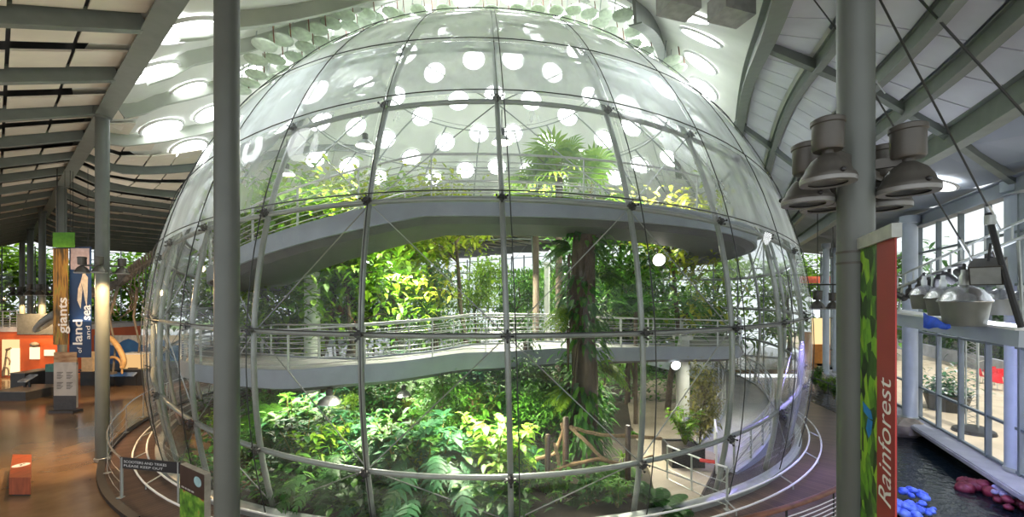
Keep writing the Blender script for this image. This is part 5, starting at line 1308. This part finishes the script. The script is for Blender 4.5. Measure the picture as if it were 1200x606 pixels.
# far exhibits right of the dome
a = P(957, 415, 33); t = thing('orange_exhibit', 'small orange-lit exhibit booth far behind, right of the dome', 'booth', (a.x, 33, 0))
mb = MB(); mb.box((a.x, 33, 1.2), (2.2, .5, 2.4)); mb.build('booth', mat('orange_booth', (.5, .2, .04), .6), t, smooth=False); mb = MB(); mb.box((a.x+.2, 32.72, 2.5), (1.6, .05, 2.0)); mb.build('lit_panel', emis('amber_panel', (1, .72, .35), 1.1), t, smooth=False)
a, b_ = P(938, 324, 36), P(990, 332, 36); t = thing('red_beam_sign', 'long red-orange beam sign high at the far end right of the dome', 'sign', (a.x, 36, b_.z)); mb = MB(); mb.box(((a.x+b_.x)/2, 36, (a.z+b_.z)/2), (b_.x-a.x, .2, a.z-b_.z)); mb.build('beam', mat('red_orange', (.6, .1, .04), .5), t, smooth=False); mb = MB(); mb.tube([(a.x+1, 36, a.z), (a.x+1, 36, 10)], .02, 5); mb.tube([(b_.x-1, 36, a.z), (b_.x-1, 36, 10)], .02, 5); mb.build('hanging_rod', M['rod'], t)
for i, (px, py, s, lab) in enumerate(((958, 362, 1.25, 'grey bell lamp far behind just right of the dome'), (976, 362, 1.1, 'grey bell lamp far behind next to the slim pale column'))):
    c = P(px, py, 22); t = thing('bell_lamp', lab, 'lamp', tuple(c)); bell(t, c, s, None); mb = MB(); mb.tube([c+Vector((0, 0, .7*s)), Vector((c.x, c.y, c.z+1.25))], .03, 5); mb.tube([(c.x-.8, c.y, c.z+1.25), (c.x+.8, c.y, c.z+1.25)], .04, 6); mb.tube([(c.x, c.y, c.z+1.25), (c.x, c.y, 10)], .02, 5); mb.build('hanger', M['dark'], t)
# lighting bridge with bell pendants
Aq, Bq = P(1046, 372, 13.0), P(1212, 398, 8.6)
br = thing('lighting_bridge', 'pale lit box beam carrying lamps across the pool, right of the banner', 'beam', tuple(Aq))
mb = MB(); mb.bar(Aq, Bq, .5, .34); mb.build('beam', M['column_blue'], br, smooth=False); mb = MB(); mb.bar(Aq+Vector((0, 0, .2)), Bq+Vector((0, 0, .2)), .62, .05); mb.build('flange', M['white'], br, smooth=False)
ap, bp_ = P(1052, 338, 12.8), P(1204, 276, 8.8)
mb = MB(); mb.tube([ap, bp_], .045, 8); mb.tube([ap+Vector((0, 0, .35)), bp_+Vector((0, 0, .35))], .03, 8)
for i in range(13):
    a = ap.lerp(bp_, i/12); mb.tube([a, a+Vector((0, 0, .35))], .02, 5)
mb.build('lamp_pipe', M['galv'], br)
for i in range(4):
    k = .05+.3*i; a = Aq.lerp(Bq, k); c = ap.lerp(bp_, k); mb = MB(); mb.tube([a, Vector((c.x, c.y, c.z))], .03, 6); mb.build('strut', M['galv'], br)
def pend(px, py, Y, w_px, label):
    s = w_px/F*Y/2; c = P(px, py, Y); t = thing('pendant_floodlight', label, 'lamp', tuple(c), group='silver floodlights on the lighting bridge')
    mb = MB(); mb.lathe([(.72*s, -1.22*s), (.78*s, -1.2*s), (.96*s, .05*s)], 28, c=c, capb=False, capt=False); mb.build('skirt', M['lamp_skirt'], t)
    mb = MB(); mb.lathe([(1.02*s, .0), (1.04*s, .05*s), (.98*s, .12*s), (.9*s, .32*s), (.68*s, .62*s), (.35*s, .8*s), (.22*s, .86*s)], 28, c=c, capb=False); mb.build('hood', M['lamp_silver'], t)
    mb = MB(); mb.lathe([(.2*s, .84*s), (.2*s, 1.3*s), (.13*s, 1.4*s), (.13*s, 1.65*s)], 14, c=c); mb.build('neck', M['galv'], t)
    k = max(0, min(1, (px-1052)/(1204-1052))); h = ap.lerp(bp_, k); mb = MB(); mb.tube([c+Vector((0, 0, 1.6*s)), Vector((c.x, c.y, c.z+1.9*s)), h], .03, 6); mb.build('hook_arm', M['dark'], t)
pend(1083, 346, 11.0, 27, 'silver bell floodlight first from the red banner'); pend(1105, 350, 10.4, 33, 'tilted silver floodlight between two upright ones'); pend(1130, 354, 9.6, 46, 'largest silver bell floodlight with olive skirt'); pend(1172, 351, 10.6, 30, 'silver floodlight partly behind the slanting rod'); pend(1196, 352, 10.4, 26, 'silver floodlight cut by the frame edge')
c = P(1158, 318, 9.2); t = thing('loudspeaker', 'grey box loudspeaker hanging tilted over the silver floodlights', 'loudspeaker', tuple(c)); Mx = Matrix.Rotation(.6, 3, 'Z') @ Matrix.Rotation(-.35, 3, 'Y')
mb = MB(); mb.box(c, (.62, .5, .42), M=Mx); mb.build('cabinet', M['lamp_grey'], t, smooth=False); mb = MB(); mb.box(c+Mx @ Vector((-.315, 0, 0)), (.02, .44, .36), M=Mx); mb.build('grille', M['galv'], t, smooth=False); mb = MB(); mb.tube([c+Vector((0, 0, .2)), c+Vector((.05, 0, .6))], .025, 6); mb.build('yoke', M['dark'], t)
rk = random.Random(8)
for i in range(9):
    k = .04+.09*i; h = ap.lerp(bp_, k); t = thing('spot_lamp', 'small black spot lamp clamped in the row along the lamp pipe', 'lamp', tuple(h), group='small black spots along the lamp pipe')
    an = rk.uniform(0, 6.28); Mx = Matrix.Rotation(an, 3, 'Z') @ Matrix.Rotation(rk.uniform(.4, 1.2), 3, 'Y')
    mb = MB(); mb.lathe([(.06, -.16), (.10, -.14), (.10, .12), (.075, .18)], 12, c=h+Vector((0, 0, -.28)), M=Mx); mb.build('barrel', M['black'], t)
    mb = MB(); mb.bar(h+Vector((0, 0, .05)), h+Vector((0, 0, -.28)), .04, .06, up=(0, 1, 0)); mb.build('clamp', M['dark'], t, smooth=False)
a = P(1094, 375, 11.3); mb = MB(); n = 7; g0 = len(mb.v)
for i in range(n):
    for j in range(3): mb.v.append(P(1082+31*i/(n-1), 366+j*(9-7*i/(n-1))+1.2*sin(i*1.7)+15*i/(n-1), 10.3-.9*i/(n-1)-.08*j))
for i in range(n-1):
    for j in range(2): q = g0+i*3+j; mb.f.append((q, q+1, q+4, q+3))
o = mb.build('blue_cloth', mat('blue_cloth', (.02, .10, .75), .6), origin=tuple(a), angle=180); tag(o, 'bright blue cloth draped below the floodlights on the bridge', 'cloth'); sm = o.modifiers.new('thickness', 'SOLIDIFY'); sm.thickness = .02
# tension rods from the roof
def rod(name, label, a, b_, r, tb=None):
    t = thing(name, label, 'rod', tuple(a)); mb = MB(); mb.tube([a, b_], r, 8); mb.build('rod', M['cable'], t)
    d = (b_-a).normalized(); mb = MB(); mb.tube([b_-d*.05, b_+d*.35], r*2.3, 8); mb.tube([b_+d*.35, b_+d*.75], r*1.3, 8); mb.build('turnbuckle', M['galv'], t); return t
rod('tension_rod', 'long steel rod from the roof to the slanting strut over the floodlights', hit(1022, -18), P(1158, 243, 9.2), .018)
rod('tension_rod', 'steel rod crossing the top right corner of the roof', hit(1066, -14), P(1206, 140, 7.5), .02)
rod('tension_rod', 'steel rod ending above the loudspeaker, behind the lamp column', P(1016, 95, 8.9), P(1126, 282, 9.6), .016)
rod('tension_rod', 'thin steel rod at the top left of the lamp column', hit(948, -8), P(1018, 84, 9.0), .012)
t = thing('slanting_strut', 'thick dark slanting strut coming down to the right end column', 'strut', tuple(P(1160, 256, 9.0))); mb = MB(); mb.tube([P(1158, 250, 9.1), P(1170, 296, 8.9), P(1197, 384, 8.6)], .055, 8); mb.build('tube', M['dark'], t); mb = MB(); mb.lathe([(.09, -.1), (.09, .1)], 10, c=P(1160, 258, 9.05)); mb.build('pin_joint', M['galv'], t)
# blue and red reef corals in the pool
def coral(px, py, r, z, m, label, n=14, seed=0):
    c = G(px, py, z); rr = random.Random(seed); t = thing('coral', label, 'coral', (c.x, c.y, z-.2)); mb = MB()
    for i in range(n):
        a = rr.uniform(0, 6.28); k = r*math.sqrt(rr.random()); mb.ball(c+Vector((cos(a)*k, sin(a)*k, -.12*k/r+rr.uniform(-.03, .05)+.12)), r*rr.uniform(.28, .42), 10, 7, (1, 1, .8), .1, rr)
    mb.build('colony', m, t, angle=180); mb = MB(); mb.lathe([(r*.8, -.6), (r*.5, -.2)], 10, c=c); mb.build('base', M['stone'], t)
cb = mat('blue_coral', (.03, .10, .75), .35, 0, .5, 5, col2=(.25, .40, .9)); cr = mat('red_coral', (.16, .02, .04), .5, 0, .4, 5); cw = mat('pale_coral', (.30, .30, .48), .45, 0, .4, 6)
coral(1070, 580, .30, -.40, cb, 'round blue coral near the red banner in the pool', 14, 1); coral(1058, 596, .34, -.42, cb, 'larger blue coral at the bottom beside the banner edge', 16, 2); coral(1084, 597, .22, -.45, cb, 'small blue coral head right of the larger ones', 10, 3)
coral(1152, 574, .5, -.5, cr, 'dark red spreading coral in the pool under the ledge', 18, 4); coral(1176, 578, .26, -.38, cw, 'pale speckled coral ball at the right of the pool', 14, 5); coral(1188, 592, .3, -.45, cr, 'red coral at the right edge of the pool', 12, 6)
# terrace outside: truss tower, red chairs, planter, trees, low wall
p = G(1141, 507, -.06); t = thing('truss_tower', 'white lattice truss tower standing on a black foot outside the glazing', 'truss tower', tuple(p)); w = .2
cs = [Vector((cos(a)*w, sin(a)*w, 0)) for a in (.3, .3+2.094, .3+4.189)]
mb = MB()
for c in cs: mb.tube([p+c, p+c+Vector((0, 0, 6.2))], .03, 6)
mb.build('chords', M['galv'], t); mb = MB()
for i in range(31):
    for k in range(3):
        a = p+cs[(k+i) % 3]+Vector((0, 0, .1+.2*i)); b_ = p+cs[(k+1+i) % 3]+Vector((0, 0, .3+.2*i)); mb.tube([a, b_], .012, 4)
mb.build('lacing', M['galv'], t); mb = MB(); mb.lathe([(.62, 0), (.58, .12), (.3, .25)], 16, c=p); mb.build('foot', M['black'], t)
rc = mat('red_plastic', (.62, .02, .03), .4)
def chair(loc, rz, label, first=[None]):
    if first[0] is None:
        t = thing('red_chair', label, 'chair', tuple(loc), rz, 'red chairs on the terrace', world=False)
        mb = MB(); mb.box((0, 0, .45), (.46, .44, .03)); mb.build('seat', rc, t, smooth=False)
        mb = MB(); mb.prism([(-.22, .2, .46), (.22, .2, .46), (.2, .28, .86), (-.2, .28, .86)], (0, .025, 0)); mb.build('backrest', rc, t, smooth=False)
        for sx in (-1, 1):
            for sy in (-1, 1): mb = MB(); mb.tube([(sx*.19, sy*.18, .45), (sx*.22, sy*.22, 0)], .014, 6); mb.build('leg', M['steel'], t)
        first[0] = t; return
    dup(first[0], tuple(loc), rz, 1.0, label)
for i, (px, py, rz, lab) in enumerate(((1156, 450, .5, 'red chair first in the terrace row beside the glazing bar'), (1163, 451, .2, 'red chair second from the glazing bar on the terrace'), (1172, 458, -.4, 'nearest red chair on the terrace'), (1170, 447, .1, 'red chair at the back of the terrace row'), (1178, 450, -.2, 'red chair next to the pale end column'))):
    chair(G(px, py, -.06), rz, lab)
c = G(1110, 485, -.06)+Vector((.6, .6, 0)); t = thing('flower_tub', 'dark planter tub with white-green flowers just outside the glazing', 'planter', tuple(c))
mb = MB(); mb.lathe([(.62, 0), (.8, .7), (.84, .74), (.74, .74)], 20, c=c); mb.build('tub', M['dark'], t)
fb = MB(); wb_ = MB(); rr = random.Random(3)
for i in range(520):
    b_ = c+Vector((rr.gauss(0, .42), rr.gauss(0, .42), .75+abs(rr.gauss(0, .45)))); leaf_broad(fb if i % 4 else wb_, b_, rdir(rr, -20, 60), Vector((0, 0, 1)), .26, .13, .3)
fb.build('foliage', LM['blue'], t, angle=180); wb_.build('flowers', M['white'], t, angle=180)
for i, (q_, tt, k, lab) in enumerate(((11, 27, 1.1, 'dark leafy terrace tree behind the truss tower'), (11.5, 38, 1.1, 'green terrace tree beyond the flower tub'), (11, 24, 1.0, 'dark terrace tree right of the truss tower'), (12, 33, 1.2, 'terrace tree beyond the far glazing bars'), (13, 30, 1.1, 'terrace tree behind the red chairs'), (13, 44, 1.2, 'farthest terrace tree along the glazing'))):
    plant(['tD', 'tM', 'tD'][i % 3]+'x', (lambda sd, lm: (lambda: mk_tree(sd, lm, h=5.2, crown=(2.2, 2.2, 1.8), n=1500, L=.42, W=.22, tr=.14, z0=.25, nb=14)))(70+i % 3, ['deep', 'mid', 'deep'][i % 3]), 'terrace_tree', lab, 'tree', qt(q_, tt, -.06), i, k)
mb = MB(); mb.prism([qt(9.2, -14, -.06), qt(9.5, -14, -.06), qt(9.5, 50, -.06), qt(9.2, 50, -.06)], (0, 0, 1.0)); struct(mb.build('wall_terrace', M['concrete'], smooth=False))
hg = thing('green_hedge', 'tall dark clipped hedge behind the low terrace wall', 'hedge', tuple(qt(10.5, 30, -.06)))
mb = MB(); mb.prism([qt(10.4, 8, -.06), qt(11.4, 8, -.06), qt(11.4, 56, -.06), qt(10.4, 56, -.06)], (0, 0, 3.1)); mb.build('core', LM['deep'], hg, smooth=False)
fb = MB(); rr = random.Random(12)
for i in range(7000):
    p = qt(rr.uniform(10.0, 10.6), rr.uniform(8, 56), rr.uniform(.0, 3.6)); leaf_broad(fb, p, rdir(rr, -60, 50)-WN*.5, Vector((0, 0, 1)), rr.uniform(.25, .5), rr.uniform(.12, .24), .4)
fb.build('leaves', LM['mid'], hg, angle=180)
mb = MB(); mb.prism([qt(24, -30, 0), qt(25, -30, 0), qt(25, 60, 0), qt(24, 60, 0)], (0, 0, 9)); tag(mb.build('far_building', M['offwhite'], smooth=False), 'pale building beyond the terrace trees', 'building')
# reflectors under the roof lights above the dome
def reflector(p, label, first=[None]):
    if first[0] is None:
        t = thing('ceiling_reflector', label, 'reflector', tuple(p), 0, 'round reflectors hung under the roof lights', world=False)
        mb = MB(); mb.lathe([(0, -.05), (.22, -.03), (.34, .03), (.36, .08), (.33, .08)], 20, capb=False, capt=False); mb.build('dish', mat('pale_green_dish', (.48, .56, .44), .5), t)
        for sx in (-1, 1): mb = MB(); mb.tube([(sx*.3, 0, .06), (sx*.22, .05, .85)], .02, 5); mb.build('hanger_rod', M['wood_rail'] if sx > 0 else M['galv'], t)
        first[0] = t; return
    dup(first[0], tuple(p), 0, 1.0, label)
for i, (px, py) in enumerate(((322, 60), (345, 58), (352, 30), (372, 24), (388, 18), (398, 40), (410, 22), (425, 18), (440, 12), (446, 24), (466, 10), (478, 16), (500, 12), (530, 8), (560, 6), (618, 8), (640, 14), (664, 16), (690, 8), (704, 18), (716, 30), (724, 44), (742, 44), (788, 62), (794, 72), (730, 8), (300, 78), (282, 96), (310, 42), (330, 36), (336, 74), (358, 46), (366, 58), (376, 40), (404, 8), (418, 34), (430, 8), (452, 34), (458, 6), (486, 26), (490, 4), (512, 20), (520, 3), (545, 14), (576, 4), (590, 12), (606, 3), (630, 4), (652, 5), (672, 4), (680, 24), (696, 32), (712, 8), (756, 52), (742, 28), (300, 60), (292, 88), (322, 84))):
    p = hit(px, py); p = Vector((0, 0, EYE)).lerp(p, .94); p.z -= .35; reflector(p, 'small pale green reflector dish under the roof lights, left shoulder of the dome' if px < 500 else 'small pale green reflector dish under the roof lights, right shoulder of the dome' if px > 600 else 'small pale green reflector dish straight above the dome crown')
for px, py, lab in ((857, 10, 'grey box hung under the roof at the top right of the dome'), (795, 3, 'long grey box hung under the roof above the right skylights')):
    c = Vector((0, 0, EYE)).lerp(hit(px, py), .93); t = thing('ceiling_box', lab, 'box', tuple(c)); mb = MB(); mb.box(c, (.75, .5, .4), rz=.3); mb.build('body', mat('box_grey', (.36, .38, .36), .7), t, smooth=False); mb = MB(); mb.tube([c+Vector((.3, 0, .2)), c+Vector((.3, 0, .75))], .02, 5); mb.tube([c+Vector((-.3, 0, .2)), c+Vector((-.3, 0, .75))], .02, 5); mb.build('hanger_rod', M['rod'], t)
WORLD, EXPO = 1.2, 0.18
SUN = 4.0
PLANT_FILL = [(-6, 16, 10.5, 900), (1, 20, 11, 900), (6, 18, 10, 700), (-6, 26, 10, 900), (4, 28, 10, 900), (.2, 17.4, 6.3, 520), (-6.5, 14.5, 2.3, 130), (3.5, 13.5, 2.9, 170), (-3.5, 13, 2.6, 150), (-4, 18, 6, 500), (3, 20, 6.2, 500)]
FLOODS = []
WARM = [(tuple(P(120, 318, 12.3)), tuple(P(120, 390, 13.2)), 1500, 80), (tuple(P(49, 347, 26.3)), tuple(P(49, 385, 27.3)), 1500, 70), (tuple(P(26, 350, 40)), tuple(P(26, 380, 41)), 2500, 70),
        (tuple(P(20, 350, 24)), tuple(P(25, 425, 27)), 1500, 90), (tuple(P(150, 380, 20)), tuple(P(140, 430, 24)), 1200, 90), (tuple(P(60, 330, 14)), tuple(P(70, 560, 11)), 900, 110), (tuple(P(75, 300, 16)), tuple(P(80, 360, 18.7)), 600, 90)]
ACC = [(tuple(P(930, 400, 12.5)), tuple(P(945, 560, 12)), 60, (.35, .25, 1.0)), (tuple(P(1185, 360, 9)), tuple(P(1130, 520, 14)), 150, (.45, .45, 1.0)), (tuple(P(1060, 420, 9.5)), tuple(P(1065, 590, 11)), 40, (.2, .3, 1.0))]
PLANT_FILL += [(2.0, 15.0, 10.3, 300), (-.8, 11.0, 2.95, 260), (-3.8, 11.0, 2.75, 210), (-.2, 10.3, 3.0, 230), (7.2, 15.5, 2.75, 50), (-4.5, 17, 6.0, 210), (-7.0, 13.2, 2.3, 120)]
UP = [((CX+7*sin(a), CY-7*cos(a), 8.8), 1.2, 120, (.92, .97, 1.0)) for a in (.9, 2.4, 3.9, 5.5)]+[((-10.5, 9.5, 3.0), 3, 80, (1, .92, .8)), ((-18.5, 20, 4.0), 3, 120, (1, .92, .8)), ((10.5, 10.5, 5.2), 2, 60, (.8, .85, 1.0)), ((12, 17, 6.0), 2, 60, (.85, .9, 1.0))]  # added upward fill to brighten roof shell and ceilings, no fixtures
ACC = [(tuple(P(930, 400, 12.5)), tuple(P(945, 560, 12)), 110, (.35, .28, 1.0)), (tuple(P(1185, 415, 9)), tuple(P(1130, 520, 14)), 80, (.45, .45, 1.0)), (tuple(P(1178, 340, 9.2)), tuple(P(1172, 395, 9.6)), 45, (.8, .85, 1.0)), (tuple(P(1060, 440, 9.5)), tuple(P(1065, 590, 11)), 40, (.2, .3, 1.0))]
# ------------------------------------------------------------------ light
def area(name, loc, size, power, col=(1, 1, 1), target=None, spread=180, size_y=None):
    l = D.lights.new(name, 'AREA'); l.size = size; l.energy = power; l.color = col; l.spread = rad(spread)
    if size_y: l.shape = 'RECTANGLE'; l.size_y = size_y
    else: l.shape = 'DISK'
    o = D.objects.new(name, l); COL.objects.link(o); o.location = loc
    d = (Vector(target)-Vector(loc)) if target is not None else Vector((0, 0, -1))
    o.rotation_euler = d.to_track_quat('-Z', 'Y').to_euler(); return o
def spot(name, loc, target, power, ang, col, blend=.5, r=.1):
    l = D.lights.new(name, 'SPOT'); l.energy = power; l.spot_size = rad(ang); l.spot_blend = blend; l.color = col; l.shadow_soft_size = r
    o = D.objects.new(name, l); COL.objects.link(o); o.location = loc
    o.rotation_euler = (Vector(target)-Vector(loc)).to_track_quat('-Z', 'Y').to_euler(); return o
w = D.worlds.new('daylight'); SC.world = w; w.use_nodes = True
nt = w.node_tree; nt.nodes.clear()
bg = nt.nodes.new('ShaderNodeBackground'); ou = nt.nodes.new('ShaderNodeOutputWorld')
bg.inputs[0].default_value = (.93, .97, 1.0, 1); bg.inputs[1].default_value = WORLD; lk(nt, bg.outputs[0], ou.inputs[0])
l = D.lights.new('sun', 'SUN'); l.energy = SUN; l.angle = rad(2); l.color = (1, .95, .86); o = D.objects.new('sun', l); COL.objects.link(o); o.rotation_euler = Vector((.1, .45, -.88)).to_track_quat('-Z', 'Y').to_euler()
# added unseen fill that brightens the plants
for (x, y, z, pw_) in PLANT_FILL:
    area('plant_fill', (x, y, z), 1.2, pw_, (1.0, .95, .76), spread=150)
for (a, tgt, pw_) in FLOODS: area('flood_lamp', a, .8, pw_, (1.0, .95, .84), target=tgt, spread=140)
for (a, sz, pw_, col) in UP: area('up_fill', a, sz, pw_, col, target=(a[0], a[1], a[2]+1), spread=160)
for (a, tgt, pw_, ang) in WARM: spot('exhibit_spot', a, tgt, pw_, ang, (1.0, .62, .30))
for (a, tgt, pw_, col) in ACC: area('accent_lamp', a, .5, pw_, col, target=tgt, spread=120)
cam = D.cameras.new('camera'); co = D.objects.new('camera', cam); COL.objects.link(co)
co.location = (0, 0, EYE); co.rotation_euler = (pi/2, 0, 0)
cam.sensor_width = 36; cam.lens = 36*F/1200; cam.shift_y = (HOR-303)/1200; cam.clip_start = .1; cam.clip_end = 400
SC.camera = co
SC.view_settings.view_transform = 'Standard'; SC.view_settings.look = 'None'; SC.view_settings.gamma = 1; SC.view_settings.exposure = EXPO
SC.view_settings.use_curve_mapping = False
try:
    SC.cycles.transparent_max_bounces = 24; SC.cycles.max_bounces = 8; SC.cycles.sample_clamp_indirect = 6; SC.cycles.use_denoising = True
except Exception: pass
